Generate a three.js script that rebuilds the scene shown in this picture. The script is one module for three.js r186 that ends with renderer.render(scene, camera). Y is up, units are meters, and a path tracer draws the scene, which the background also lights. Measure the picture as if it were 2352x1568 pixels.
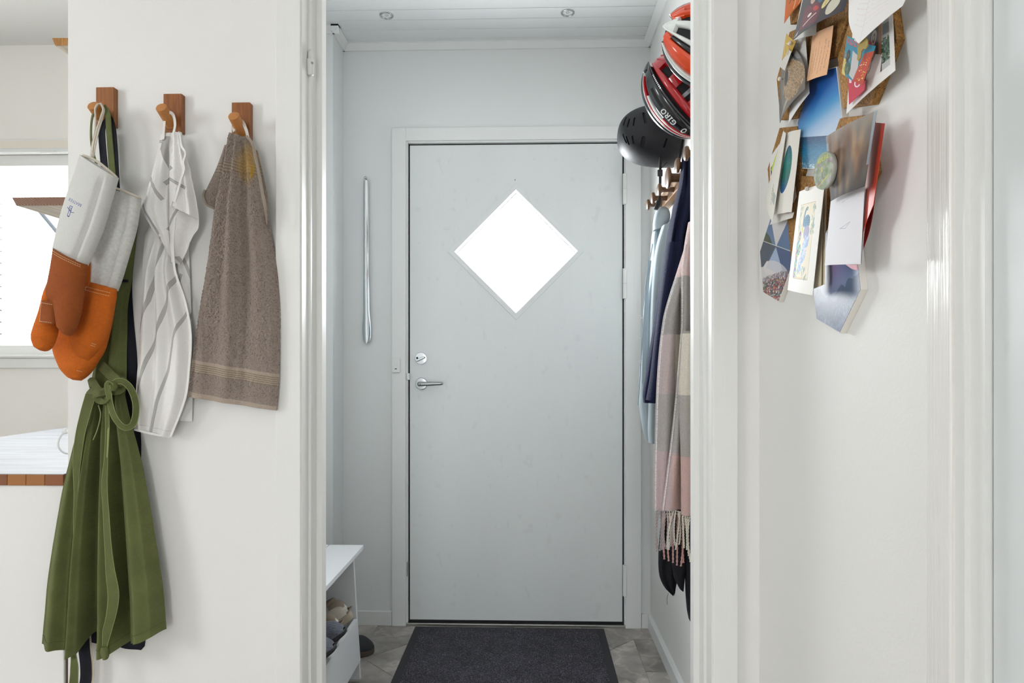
import * as THREE from 'three';
import { mergeGeometries } from 'three/addons/utils/BufferGeometryUtils.js';
import { RoundedBoxGeometry } from 'three/addons/geometries/RoundedBoxGeometry.js';
import { RectAreaLightUniformsLib } from 'three/addons/lights/RectAreaLightUniformsLib.js';
import { FontLoader } from 'three/addons/loaders/FontLoader.js';
import { TextGeometry } from 'three/addons/geometries/TextGeometry.js';
import { Brush, Evaluator, SUBTRACTION } from 'three-bvh-csg';

// ---------------------------------------------------------------- camera, sky, light, exposure
const scene = new THREE.Scene();
const camera = new THREE.PerspectiveCamera(54.266, 2352 / 1568, 0.05, 80);
camera.position.set(0, 1.112, 0);
camera.rotation.y = 0.02875;                       // turned a touch to the left of the wall's normal
camera.setViewOffset(2352, 1568, 0, -46, 2352, 1568); // lens shifted up, so that verticals stay upright

const renderer = new THREE.WebGLRenderer({ antialias: true });
renderer.toneMapping = THREE.LinearToneMapping;
renderer.toneMappingExposure = 0.8;
renderer.shadowMap.enabled = true;

scene.background = new THREE.Color(0.93, 0.965, 1.0);   // bright overcast day
scene.backgroundIntensity = 9.5;

RectAreaLightUniformsLib.init();
function windowLight(name, w, h, at, to, color, intensity) {
  const l = new THREE.RectAreaLight(color, intensity, w, h);
  l.name = name; l.position.set(...at); l.lookAt(...to); scene.add(l);
}
// area lights at unseen panes behind the camera; garden door added for fill
windowLight('daylight_left_window', 0.86, 1.06, [-3.42, 1.6, 0.5], [0, 1.6, 0.5], new THREE.Color(0.965, 0.982, 1.0), 13.0);
windowLight('fill_light_added_garden_door', 1.3, 1.9, [-0.4, 1.16, 5.72], [-0.4, 1.16, 0], new THREE.Color(0.965, 0.982, 1.0), 6.0);
// area light added at the diamond pane, brighter than the sky, filling the hall
windowLight('fill_light_diamond_pane', 0.35, 0.35, [-0.0647, 1.574, -2.87], [-0.0647, 1.574, 0], new THREE.Color(0.95, 0.98, 1.0), 72.0);
scene.children[scene.children.length - 1].rotateZ(Math.PI / 4);

// ---------------------------------------------------------------- helpers
function rng(seed) { let a = seed >>> 0; return () => { a = (a + 0x6D2B79F5) | 0; let t = Math.imul(a ^ (a >>> 15), 1 | a); t = (t + Math.imul(t ^ (t >>> 7), 61 | t)) ^ t; return ((t ^ (t >>> 14)) >>> 0) / 4294967296; }; }
const V = (a) => new THREE.Vector3(a[0], a[1], a[2]);
const lerp = (a, b, t) => a + (b - a) * t, clamp = (x, a = 0, b = 1) => Math.min(b, Math.max(a, x));
const smooth = (a, b, x) => { const t = clamp((x - a) / (b - a)); return t * t * (3 - 2 * t); };
function hash2(x, y, s) { let h = Math.imul(x, 374761393) ^ Math.imul(y, 668265263) ^ Math.imul(s, 2147483629); h = Math.imul(h ^ (h >>> 13), 1274126177); return ((h ^ (h >>> 16)) >>> 0) / 4294967296; }
function vnoise(x, y, px, py, s) {
  const xi = Math.floor(x), yi = Math.floor(y), fx = x - xi, fy = y - yi, u = fx * fx * (3 - 2 * fx), v = fy * fy * (3 - 2 * fy);
  const m = (a, p) => ((a % p) + p) % p, h = (a, b) => hash2(m(a, px), m(b, py), s);
  return lerp(lerp(h(xi, yi), h(xi + 1, yi), u), lerp(h(xi, yi + 1), h(xi + 1, yi + 1), u), v);
}
function fbm(x, y, px, py, s, oct = 4) { let a = 0.5, r = 0, t = 0; for (let i = 0; i < oct; i++) { r += a * vnoise(x, y, px, py, s + i); t += a; a *= 0.5; x *= 2; y *= 2; px *= 2; py *= 2; } return r / t; }
function tex(w, h, fn, srgb = true, rep) {
  const d = new Uint8Array(w * h * 4);
  for (let y = 0; y < h; y++) for (let x = 0; x < w; x++) { const c = fn(x / w, y / h), i = (y * w + x) * 4; const q = typeof c === 'number' ? [c, c, c] : c; d[i] = clamp(q[0], 0, 255); d[i + 1] = clamp(q[1], 0, 255); d[i + 2] = clamp(q[2], 0, 255); d[i + 3] = 255; }
  const t = new THREE.DataTexture(d, w, h, THREE.RGBAFormat);
  t.wrapS = t.wrapT = THREE.RepeatWrapping; t.magFilter = THREE.LinearFilter; t.minFilter = THREE.LinearFilter;
  if (srgb) t.colorSpace = THREE.SRGBColorSpace;
  if (rep) t.repeat.set(rep[0], rep[1]);
  t.needsUpdate = true; return t;
}
function reps(t, rx, ry) { const c = t.clone(); c.repeat.set(rx, ry); c.needsUpdate = true; return c; }
function print(w, h, draw) { const c = document.createElement('canvas'); c.width = w; c.height = h; const g = c.getContext('2d'); draw(g, w, h); const t = new THREE.CanvasTexture(c); t.colorSpace = THREE.SRGBColorSpace; return t; }
const std = (o) => new THREE.MeshStandardMaterial({ roughness: 0.6, side: THREE.DoubleSide, ...o });
const phys = (o) => new THREE.MeshPhysicalMaterial({ roughness: 0.6, side: THREE.DoubleSide, ...o });

// names, labels
const taken = {};
function numbered(n) { const k = taken[n] = (taken[n] ?? -1) + 1; return k ? n + '_' + String(k).padStart(3, '0') : n; }
function tag(o, label, category, group, kind) { if (label) o.userData.label = label; if (category) o.userData.category = category; if (group) o.userData.group = group; if (kind) o.userData.kind = kind; return o; }
function thing(name, label, category, at = [0, 0, 0], group) { const o = new THREE.Group(); o.name = numbered(name); o.position.set(...at); o.userData = { label, category }; if (group) o.userData.group = group; scene.add(o); return o; }
function part(parent, name, geo, mat, label) { const m = new THREE.Mesh(geo, mat); m.name = name; m.castShadow = m.receiveShadow = true; if (label) m.userData.label = label; parent.add(m); return m; }
function solo(name, geo, mat, label, category, group) { const m = part(scene, numbered(name), geo, mat); return tag(m, label, category, group); }
function struct(name, geo, mat, label) { const m = part(scene, name, geo, mat); m.userData.kind = 'structure'; if (label) m.userData.label = label; return m; }
// a part given in world metres under a thing that stands at its base
function wpart(parent, name, geo, mat, label) { const p = new THREE.Vector3(); let q = parent; while (q && q !== scene) { p.add(q.position); q = q.parent; } geo.translate(-p.x, -p.y, -p.z); return part(parent, name, geo, mat, label); }

// geometry
function flat(g) { const n = g.index ? g.toNonIndexed() : g; for (const k of Object.keys(n.attributes)) if (!['position', 'normal', 'uv'].includes(k)) n.deleteAttribute(k); n.clearGroups(); return n; }
function uvm(g0) { // uv in metres from the side each face points to
  const g = flat(g0), p = g.attributes.position, uv = new Float32Array(p.count * 2), a = new THREE.Vector3(), b = new THREE.Vector3(), c = new THREE.Vector3();
  for (let i = 0; i < p.count; i += 3) {
    a.fromBufferAttribute(p, i); b.fromBufferAttribute(p, i + 1); c.fromBufferAttribute(p, i + 2);
    const n = b.clone().sub(a).cross(c.clone().sub(a)), x = Math.abs(n.x), y = Math.abs(n.y), z = Math.abs(n.z);
    for (const [k, q] of [[0, a], [1, b], [2, c]]) { const u = z >= x && z >= y ? [q.x, q.y] : x >= y ? [q.z, q.y] : [q.x, q.z]; uv[(i + k) * 2] = u[0]; uv[(i + k) * 2 + 1] = u[1]; }
  }
  g.setAttribute('uv', new THREE.BufferAttribute(uv, 2)); return g;
}
const join = (list) => mergeGeometries(list.map(flat));
function box(x0, x1, y0, y1, z0, z1, r = 0) {
  const w = x1 - x0, h = y1 - y0, d = z1 - z0;
  const g = r ? new RoundedBoxGeometry(w, h, d, 2, r) : new THREE.BoxGeometry(w, h, d);
  g.translate((x0 + x1) / 2, (y0 + y1) / 2, (z0 + z1) / 2); return uvm(g);
}
function ext(pts, len, O, U, W2, L, bevel = 0, holes = []) { // polygon pts (a,b) swept along L: O + a U + b W2 + c L
  const s = new THREE.Shape(pts.map((p) => new THREE.Vector2(p[0], p[1])));
  for (const h of holes) s.holes.push(new THREE.Path(h.map((p) => new THREE.Vector2(p[0], p[1]))));
  const g = flat(new THREE.ExtrudeGeometry(s, { depth: len - 2 * bevel, bevelEnabled: bevel > 0, bevelSize: bevel, bevelThickness: bevel, bevelOffset: -bevel, bevelSegments: 2, curveSegments: 8 }));
  if (bevel) g.translate(0, 0, bevel);
  const m = new THREE.Matrix4().makeBasis(V(U), V(W2), V(L)).setPosition(...O);
  g.applyMatrix4(m);
  if (m.determinant() < 0) { const p = g.attributes.position.array; for (let i = 0; i < p.length; i += 9) for (let k = 0; k < 3; k++) { const t = p[i + 3 + k]; p[i + 3 + k] = p[i + 6 + k]; p[i + 6 + k] = t; } }
  g.computeVertexNormals(); return uvm(g);
}
const prismY = (pts, y0, y1, b = 0) => ext(pts, y1 - y0, [0, y0, 0], [1, 0, 0], [0, 0, -1], [0, 1, 0], b);  // plan points (x, distance in front of the camera)
const prismX = (pts, x0, x1) => ext(pts, x1 - x0, [x0, 0, 0], [0, 0, -1], [0, 1, 0], [1, 0, 0]);            // points (distance, y)
const prismZ = (pts, d0, d1) => ext(pts, d1 - d0, [0, 0, -d0], [1, 0, 0], [0, 1, 0], [0, 0, -1]);            // points (x, y)
const plateZ = (pts, z0, z1, b = 0, holes) => ext(pts, z1 - z0, [0, 0, z0], [1, 0, 0], [0, 1, 0], [0, 0, 1], b, holes);
function tube(pts, r, seg = 24, rad = 8, closed = false) { return flat(new THREE.TubeGeometry(new THREE.CatmullRomCurve3(pts.map(V), closed, 'centripetal'), seg, r, rad, closed)); }
function cyl(r0, r1, a, b, seg = 24, open = false) { const A = V(a), B = V(b), g = new THREE.CylinderGeometry(r1, r0, A.distanceTo(B), seg, 1, open); const q = new THREE.Quaternion().setFromUnitVectors(new THREE.Vector3(0, 1, 0), B.clone().sub(A).normalize()); g.applyQuaternion(q); g.translate((A.x + B.x) / 2, (A.y + B.y) / 2, (A.z + B.z) / 2); return flat(g); }
function lathe(profile, at, axis, seg = 32) { const g = new THREE.LatheGeometry(profile.map((p) => new THREE.Vector2(p[0], p[1])), seg); g.applyQuaternion(new THREE.Quaternion().setFromUnitVectors(new THREE.Vector3(0, 1, 0), V(axis).normalize())); g.translate(...at); return flat(g); }
function crv(list) { // smooth curve through points, even in length
  const n = list.length, L = [0]; for (let i = 1; i < n; i++) L.push(L[i - 1] + Math.max(1e-5, Math.hypot(...list[i].map((x, k) => x - list[i - 1][k]))));
  return (t) => {
    const s = clamp(t) * L[n - 1]; let i = 0; while (i < n - 2 && L[i + 1] < s) i++;
    const u = (s - L[i]) / (L[i + 1] - L[i]), p1 = list[i], p2 = list[i + 1], p0 = list[Math.max(0, i - 1)], p3 = list[Math.min(n - 1, i + 2)];
    const h = L[i + 1] - L[i], h0 = i > 0 ? L[i] - L[i - 1] : h, h1 = i < n - 2 ? L[i + 2] - L[i + 1] : h;
    return p1.map((_, k) => { const m1 = i > 0 ? (p2[k] - p0[k]) / (h + h0) * h : p2[k] - p1[k], m2 = i < n - 2 ? (p3[k] - p1[k]) / (h + h1) * h : p2[k] - p1[k]; const u2 = u * u, u3 = u2 * u; return (2 * u3 - 3 * u2 + 1) * p1[k] + (u3 - 2 * u2 + u) * m1 + (-2 * u3 + 3 * u2) * p2[k] + (u3 - u2) * m2; });
  };
}
function knots(list) { const c = list; return (x) => { if (x <= c[0][0]) return c[0][1]; for (let i = 0; i < c.length - 1; i++) if (x <= c[i + 1][0]) { const t = (x - c[i][0]) / (c[i + 1][0] - c[i][0]), s = t * t * (3 - 2 * t); return lerp(c[i][1], c[i + 1][1], s); } return c[c.length - 1][1]; }; }
function gridGeo(nu, nv, at, uvOf) { // indexed grid with smooth normals
  const p = [], uv = [], ix = [];
  for (let j = 0; j <= nv; j++) for (let i = 0; i <= nu; i++) { const u = i / nu, v = j / nv, q = at(u, v), w = uvOf ? uvOf(u, v, q) : [u, 1 - v]; p.push(q[0], q[1], q[2]); uv.push(w[0], w[1]); }
  for (let j = 0; j < nv; j++) for (let i = 0; i < nu; i++) { const a = j * (nu + 1) + i, b = a + 1, c = a + nu + 1, d = c + 1; ix.push(a, c, b, b, c, d); }
  const g = new THREE.BufferGeometry(); g.setAttribute('position', new THREE.Float32BufferAttribute(p, 3)); g.setAttribute('uv', new THREE.Float32BufferAttribute(uv, 2)); g.setIndex(ix); g.computeVertexNormals(); return g;
}
function shell(nu, nv, at, uvOf, th, away = [0, 0, 1]) { // a sheet with thickness: th metres behind its face, against "away"
  const back = (u, v) => { const q = at(u, v); return [q[0] - away[0] * th, q[1] - away[1] * th, q[2] - away[2] * th]; };
  const f = gridGeo(nu, nv, at, uvOf), b = gridGeo(nu, nv, (u, v) => back(1 - u, v), uvOf ? (u, v, q) => uvOf(1 - u, v, q) : undefined), rim = [];
  const edge = (n, A) => rim.push(gridGeo(n, 1, (u, v) => v < 0.5 ? at(...A(u)) : back(...A(u)), uvOf ? (u, v) => uvOf(...A(u), at(...A(u))) : undefined));
  edge(nv, (t) => [0, t]); edge(nv, (t) => [1, 1 - t]); edge(nu, (t) => [1 - t, 0]); edge(nu, (t) => [t, 1]);
  return join([f, b, ...rim]);
}
// cloth hung between a left and a right edge: rows = [[left xyz, right xyz], ...] from top to bottom; z, y, x = folds added in metres
function cloth(rows, o) {
  const L = crv(rows.map((r) => r[0])), R = crv(rows.map((r) => r[1]));
  const at = (u, v) => { const a = L(v), b = R(v); return [lerp(a[0], b[0], u) + (o.x ? o.x(u, v) : 0), lerp(a[1], b[1], u) + (o.y ? o.y(u, v) : 0), lerp(a[2], b[2], u) + (o.z ? o.z(u, v) : 0)]; };
  const m = o.box, uvOf = m ? (u, v, q) => [(q[0] - m[0]) / m[2], (q[1] - m[1]) / m[3]] : (u, v, q) => [q[0], q[1]];
  const g = shell(o.nu ?? 60, o.nv ?? 100, at, uvOf, o.th ?? 0.0015); g.userData.at = at; return g;
}
// a stuffed form: rows as above, front and back bulge in metres, h(v) scales the bulge
function pillow(rows, o) {
  const L = crv(rows.map((r) => r[0])), R = crv(rows.map((r) => r[1])), ns = o.ns ?? 40, nv = o.nv ?? 50, hf = o.front, hb = o.back ?? o.front, pw = o.pow ?? 0.8;
  const at = (a, v) => { const t = a * Math.PI * 2, l = L(v), r = R(v), c = Math.cos(t), s = Math.sin(t), u = 0.5 - 0.5 * c, k = o.h ? o.h(v) : 1; const dz = (s >= 0 ? hf : -hb) * Math.pow(Math.abs(s), pw) * k; return [lerp(l[0], r[0], u) + (o.x ? o.x(u, v, s) : 0), lerp(l[1], r[1], u) + (o.y ? o.y(u, v, s) : 0), lerp(l[2], r[2], u) + dz + (o.z ? o.z(u, v, s) : 0)]; };
  const m = o.box, uvOf = m ? (u, v, q) => [(q[0] - m[0]) / m[2], (q[1] - m[1]) / m[3]] : (u, v, q) => [q[0], q[1]];
  const g = [gridGeo(ns, nv, at, uvOf)];
  for (const v of o.open === false ? [] : [0, 1]) { const c = at(0, v), d = at(0.5, v), mid = [0, 1, 2].map((k) => (c[k] + d[k]) / 2); g.push(gridGeo(ns, 1, (u, w) => w < 0.5 ? at(u, v) : mid, uvOf)); }
  const out = join(g); out.userData.at = (u, v) => at(Math.acos(1 - 2 * u) / (2 * Math.PI), v); return out;
}
// a band along a line: width across it, facing "face"
function ribbon(pts, width, th = 0.0015, face = [0, 0, 1], n = 60, twist) {
  const c = crv(pts), wf = typeof width === 'function' ? width : () => width;
  const at0 = (t) => { const a = c(t), b = c(Math.min(1, t + 0.004)), e = c(Math.max(0, t - 0.004)); const T = new THREE.Vector3(b[0] - e[0], b[1] - e[1], b[2] - e[2]).normalize(); const f = V(typeof face === 'function' ? face(t) : face); let W = f.clone().cross(T).normalize(); let N = T.clone().cross(W).normalize(); if (twist) { const q = twist(t); const W2 = W.clone().multiplyScalar(Math.cos(q)).addScaledVector(N, Math.sin(q)); N = N.clone().multiplyScalar(Math.cos(q)).addScaledVector(W, -Math.sin(q)); W = W2; } return [V(a), W, N, wf(t) / 2]; };
  const side = (k, flip) => gridGeo(4, n, (u, v) => { const [a, W, N, h] = at0(v); const s = (flip ? 1 - u : u) * 2 - 1; return a.addScaledVector(W, s * h).addScaledVector(N, k).toArray(); }, (u, v) => [u * 0.03, v * 0.6]);
  const rim = (s) => gridGeo(1, n, (u, v) => { const [a, W, N, h] = at0(v); return a.addScaledVector(W, s * h).addScaledVector(N, (u - 0.5) * th * (s > 0 ? -1 : 1)).toArray(); }, (u, v) => [u * 0.002, v * 0.6]);
  const g = join([side(th / 2, false), side(-th / 2, true), rim(1), rim(-1)]);
  g.userData.edges = (r) => join([1, -1].map((s) => tube(Array.from({ length: n + 1 }, (_, i) => { const [a, W, N, h] = at0(i / n); return a.addScaledVector(W, s * h * 0.97).addScaledVector(N, th * 0.4).toArray(); }), r, n * 2, 5)));
  return g;
}
// dashes of thread lying on a surface along a path of points
function dashes(path, step, len, r) { const c = crv(path), L = new THREE.CatmullRomCurve3(path.map(V)).getLength(), n = Math.max(1, Math.round(L / step)), out = []; for (let i = 0; i < n; i++) { const a = c((i + 0.1) / n), b = c((i + 0.1 + len / step) / n); out.push(cyl(r, r, a, b, 5)); } return join(out); }
// a sheet of paper: corners top left, top right, bottom right, bottom left; bulge lifts its middle
function paper(q, o = {}) {
  const bl = o.bulge ?? 0, n = V(q[1]).sub(V(q[0])).cross(V(q[3]).sub(V(q[0]))).normalize(); if (n.x > 0) n.negate();
  const at = (u, v) => [0, 1, 2].map((k) => lerp(lerp(q[0][k], q[1][k], u), lerp(q[3][k], q[2][k], u), v) + n.getComponent(k) * (bl * Math.sin(Math.PI * u) + (o.bulgeV ?? 0) * Math.sin(Math.PI * v) + (o.curl ?? 0) * (v * v)) + (o.off ? o.off(u, v)[k] : 0));
  return shell(o.n ?? 14, o.n ?? 14, at, (u, v) => [u, 1 - v], o.th ?? 0.0005, n.toArray());
}

// ---------------------------------------------------------------- materials
const plasterBump = tex(256, 256, (x, y) => 255 * fbm(x * 24, y * 24, 24, 24, 3, 4), false);
const brushBump = tex(256, 256, (x, y) => 255 * (0.65 * fbm(x * 64, y * 4, 64, 4, 5, 3) + 0.35 * fbm(x * 20, y * 2, 20, 2, 9, 2)), false);
const M = {};
M.wall = std({ color: '#ebeae7', roughness: 0.7, bumpMap: reps(plasterBump, 9, 9), bumpScale: 0.00018 });
M.wallKitchen = std({ color: '#f3f0ea', roughness: 0.7 });
M.wallHall = std({ color: '#e4e7e7', roughness: 0.55, bumpMap: reps(plasterBump, 8, 8), bumpScale: 0.0002 });
M.trim = std({ color: '#ebebe8', roughness: 0.42, bumpMap: reps(brushBump, 6, 1.2), bumpScale: 0.0003 });
M.trimHall = std({ color: '#e6e8e7', roughness: 0.35, bumpMap: reps(brushBump, 6, 1.2), bumpScale: 0.0003 });
M.ceiling = std({ color: '#efefec', roughness: 0.8 });
M.boards = std({ color: '#e2e5e5', roughness: 0.45 });
M.doorPaint = std({ color: '#e1e5e5', roughness: 0.42, bumpMap: reps(plasterBump, 2, 2), bumpScale: 0.0004, map: tex(256, 256, (x, y) => { const n = fbm(x * 5, y * 3, 5, 3, 71, 5), m = fbm(x * 40, y * 40, 40, 40, 75, 2); const k = 247 + 8 * n - (m > 0.82 ? 5 : 0); return [k, k, k]; }, true, [1, 0.6]) });
M.seal = std({ color: '#15171a', roughness: 0.7 });
M.steel = std({ color: '#b9bcbe', metalness: 1, roughness: 0.22 });
M.steelDull = std({ color: '#a3a39f', metalness: 1, roughness: 0.34 });
M.lever = std({ color: '#9a9c9d', metalness: 1, roughness: 0.32 });
M.chrome = std({ color: '#d5dade', metalness: 1, roughness: 0.12 });
M.black = std({ color: '#101114', roughness: 0.55 });
M.plastic = std({ color: '#e6e8e6', roughness: 0.4 });
M.glass = phys({ color: '#ffffff', transmission: 1, thickness: 0, roughness: 0, ior: 1.5 });
const woodTex = (a, b, seed, ring = 9, len = 3) => tex(256, 256, (x, y) => { const w = fbm(x * 6, y * len, 6, len, seed, 4), g = 0.5 + 0.5 * Math.sin((x * ring + w * 3.2) * Math.PI * 2), f = fbm(x * 90, y * 6, 90, 6, seed + 9, 2), t = clamp(0.55 * g + 0.45 * f); return a.map((c, i) => lerp(c, b[i], t)); });
const walnut = woodTex([136, 82, 36], [168, 106, 50], 11, 3, 2);
const walnut2 = woodTex([124, 72, 32], [158, 96, 46], 17, 4, 2);
M.walnut = std({ map: reps(walnut, 14, 5), roughness: 0.42 });
M.walnut2 = std({ map: reps(walnut2, 14, 5), roughness: 0.42 });
M.dowel = std({ map: reps(woodTex([168, 106, 52], [206, 142, 78], 23, 3, 2), 10, 5), roughness: 0.45 });
M.oak = std({ map: reps(woodTex([128, 90, 54], [166, 124, 80], 31, 7, 2), 6, 3), roughness: 0.45 });
M.knob = std({ map: reps(woodTex([82, 56, 36], [124, 90, 60], 37, 4, 2), 8, 8), roughness: 0.4 });
M.floorWood = std({ map: reps(woodTex([172, 164, 154], [198, 190, 180], 41, 6, 2), 3, 0.8), roughness: 0.5 });

// ---------------------------------------------------------------- the setting
const HX = 0.498;                 // right wall
const CE = 2.47;                  // ceiling
// front wall with the doorway (its camera side 1.47 m away)
struct('wall_front', uvm(join([
  box(-1.042, -0.525, 0, CE, -1.57, -1.47), box(0.41, HX, 0, CE, -1.57, -1.47), box(-0.525, 0.41, 2.07, CE, -1.57, -1.47)])), M.wall, 'white wall around the doorway');
struct('wall_right', join([
  box(HX, 0.62, 0, CE, -3.0, -0.789), box(HX, 0.62, 2.06, CE, -0.789, 0.11), box(HX, 0.62, 0, CE, 0.11, 5.72)]), M.wall, 'white wall with cork tiles');
struct('wall_hall_left', join([box(-1.042, -0.93, 0, CE, -2.8, -1.57), box(-0.93, -0.795, 0, CE - 0.02, -2.8, -2.65)]), M.wallHall, 'white entrance hall wall with a boxed corner');
const wx0 = -2.95, wx1 = -1.3, wy0 = 1.135, wy1 = 2.005;
struct('wall_back', join([
  box(-0.93, -0.535, 0, CE, -3.0, -2.8), box(0.405, HX, 0, CE, -3.0, -2.8), box(-0.535, 0.405, 2.055, CE, -3.0, -2.8)]), M.wallHall, 'white back wall of the entrance hall');
struct('wall_kitchen', join([
  box(-3.42, wx0, 0, CE, -3.0, -2.8), box(wx1, -0.93, 0, CE, -3.0, -2.8), box(wx0, wx1, 0, wy0, -3.0, -2.8), box(wx0, wx1, wy1, CE, -3.0, -2.8)]), M.wallKitchen, 'pale kitchen wall around the window');
struct('wall_left', join([
  box(-3.42, -3.3, 0, CE, -2.8, 0.0), box(-3.42, -3.3, 0, CE, 1.0, 5.72), box(-3.42, -3.3, 0, 1.0, 0.0, 1.0), box(-3.42, -3.3, 2.2, CE, 0.0, 1.0)]), M.wall);
struct('wall_rear', join([
  box(-3.42, -1.12, 0, CE, 5.6, 5.72), box(0.32, 0.62, 0, CE, 5.6, 5.72), box(-1.12, 0.32, 2.18, CE, 5.6, 5.72)]), M.wall);
struct('floor', join([box(-3.42, 0.62, -0.12, -0.02, -3.0, 5.72), box(-3.3, HX, -0.02, 0, -1.57, 5.6), box(-3.3, -1.042, -0.02, 0, -2.8, -1.57)]), M.floorWood, 'pale wooden floor');
struct('ground', box(-14, 8, -0.3, -0.2, -16, 12), std({ color: '#b9b8b2', roughness: 0.9 }), 'pale paving outside');
struct('ceiling', box(-3.42, 0.62, CE, CE + 0.1, -3.0, 5.72), M.ceiling, 'white ceiling');
// behind the camera: window frame, and an unseen garden door added for its light
{ const w = struct('window_2', join([box(-3.4, -3.33, 1.0, 1.07, 0, 1), box(-3.4, -3.33, 2.13, 2.2, 0, 1), box(-3.4, -3.33, 1.07, 2.13, 0, 0.07), box(-3.4, -3.33, 1.07, 2.13, 0.93, 1)]), M.trim, 'white window frame');
  part(w, 'pane', box(-3.37, -3.362, 1.07, 2.13, 0.07, 0.93), M.glass); }
{ const w = struct('added_window_3', join([box(-1.12, 0.32, 0, 0.14, 5.63, 5.7), box(-1.12, 0.32, 2.11, 2.18, 5.63, 5.7), box(-1.12, -1.05, 0.14, 2.11, 5.63, 5.7), box(0.25, 0.32, 0.14, 2.11, 5.63, 5.7)]), M.trim, 'white garden door frame');
  part(w, 'pane', box(-1.05, 0.25, 0.14, 2.11, 5.66, 5.668), M.glass); }

// doorway: casings and stepped jambs
{ const t = struct('trim_1', join([box(-0.566, -0.5088, 0, 2.05, -1.47, -1.457, 0.003), box(0.3938, 0.449, 0, 2.05, -1.47, -1.457, 0.003), box(-0.566, 0.449, 2.05, 2.11, -1.47, -1.457, 0.003)]), M.trim, 'white painted doorway casing'); t.userData.kind = 'structure'; }
struct('trim_2', join([
  prismY([[-0.507, 1.4605], [-0.507, 1.502], [-0.5012, 1.502], [-0.5012, 1.542], [-0.488, 1.542], [-0.488, 1.572], [-0.527, 1.572], [-0.527, 1.4605]], 0, 2.07, 0.0012),
  prismY([[0.392, 1.4605], [0.412, 1.4605], [0.412, 1.572], [0.373, 1.572], [0.373, 1.542], [0.386, 1.542], [0.386, 1.502], [0.392, 1.502]], 0, 2.07, 0.0012),
  box(-0.507, 0.392, 2.04, 2.07, -1.572, -1.46)]), M.trim, 'white stepped door jamb');
// painted hinge left on the jamb
{ const p = [-0.5008,1.7819,-1.498], t = thing('jamb_hinge', 'white painted hinge pin left on the doorway jamb', 'hinge', p);
  part(t, 'barrel', lathe([[0, -0.022], [0.005, -0.022], [0.0078, -0.018], [0.0082, 0.012], [0.0078, 0.0155], [0.0058, 0.016]], [0, 0, 0], [0, 1, 0], 20), M.trim);
  part(t, 'pin', lathe([[0.0056, 0.0155], [0.0056, 0.03], [0.0045, 0.034], [0.0028, 0.037], [0, 0.038]], [0, 0, 0], [0, 1, 0], 16), M.trim);
  part(t, 'screw', lathe([[0.003, 0], [0.0025, 0.0012], [0, 0.0015]], [0.006, 0.005, 0.0062], [0.4, 0, 1], 10), M.steelDull); }

// entrance hall: floor of slate tiles, laid diagonally inside a border
const slateMaps = [0, 1, 2, 3].map((k) => tex(256, 256, (x, y) => { const a = fbm(x * 4, y * 4, 4, 4, 60 + k, 5), w = fbm(x * 3, y * 3, 3, 3, 80 + k, 4), vein = Math.pow(1 - Math.abs(2 * fbm(x * 3 + w, y * 3 - w, 3, 3, 90 + k, 5) - 1), 14); const v = 156 + 66 * (a - 0.5) * 1.5 + (k - 1.5) * 5 + vein * 30; return [v * 1.0, v * 0.965, v * 0.93]; }));
const slateBump = tex(256, 256, (x, y) => { const w = fbm(x * 3, y * 3, 3, 3, 80, 4), vein = Math.pow(1 - Math.abs(2 * fbm(x * 3 + w, y * 3 - w, 3, 3, 90, 5) - 1), 10); return 120 + 90 * (fbm(x * 6, y * 6, 6, 6, 99, 4) - 0.5) + 60 * vein; }, false);
M.slate = slateMaps.map((t) => std({ map: reps(t, 3.1, 3.1), roughness: 0.5, bumpMap: reps(slateBump, 3.1, 3.1), bumpScale: 0.003 }));
M.grout = std({ color: '#98948c', roughness: 0.9 });
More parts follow.
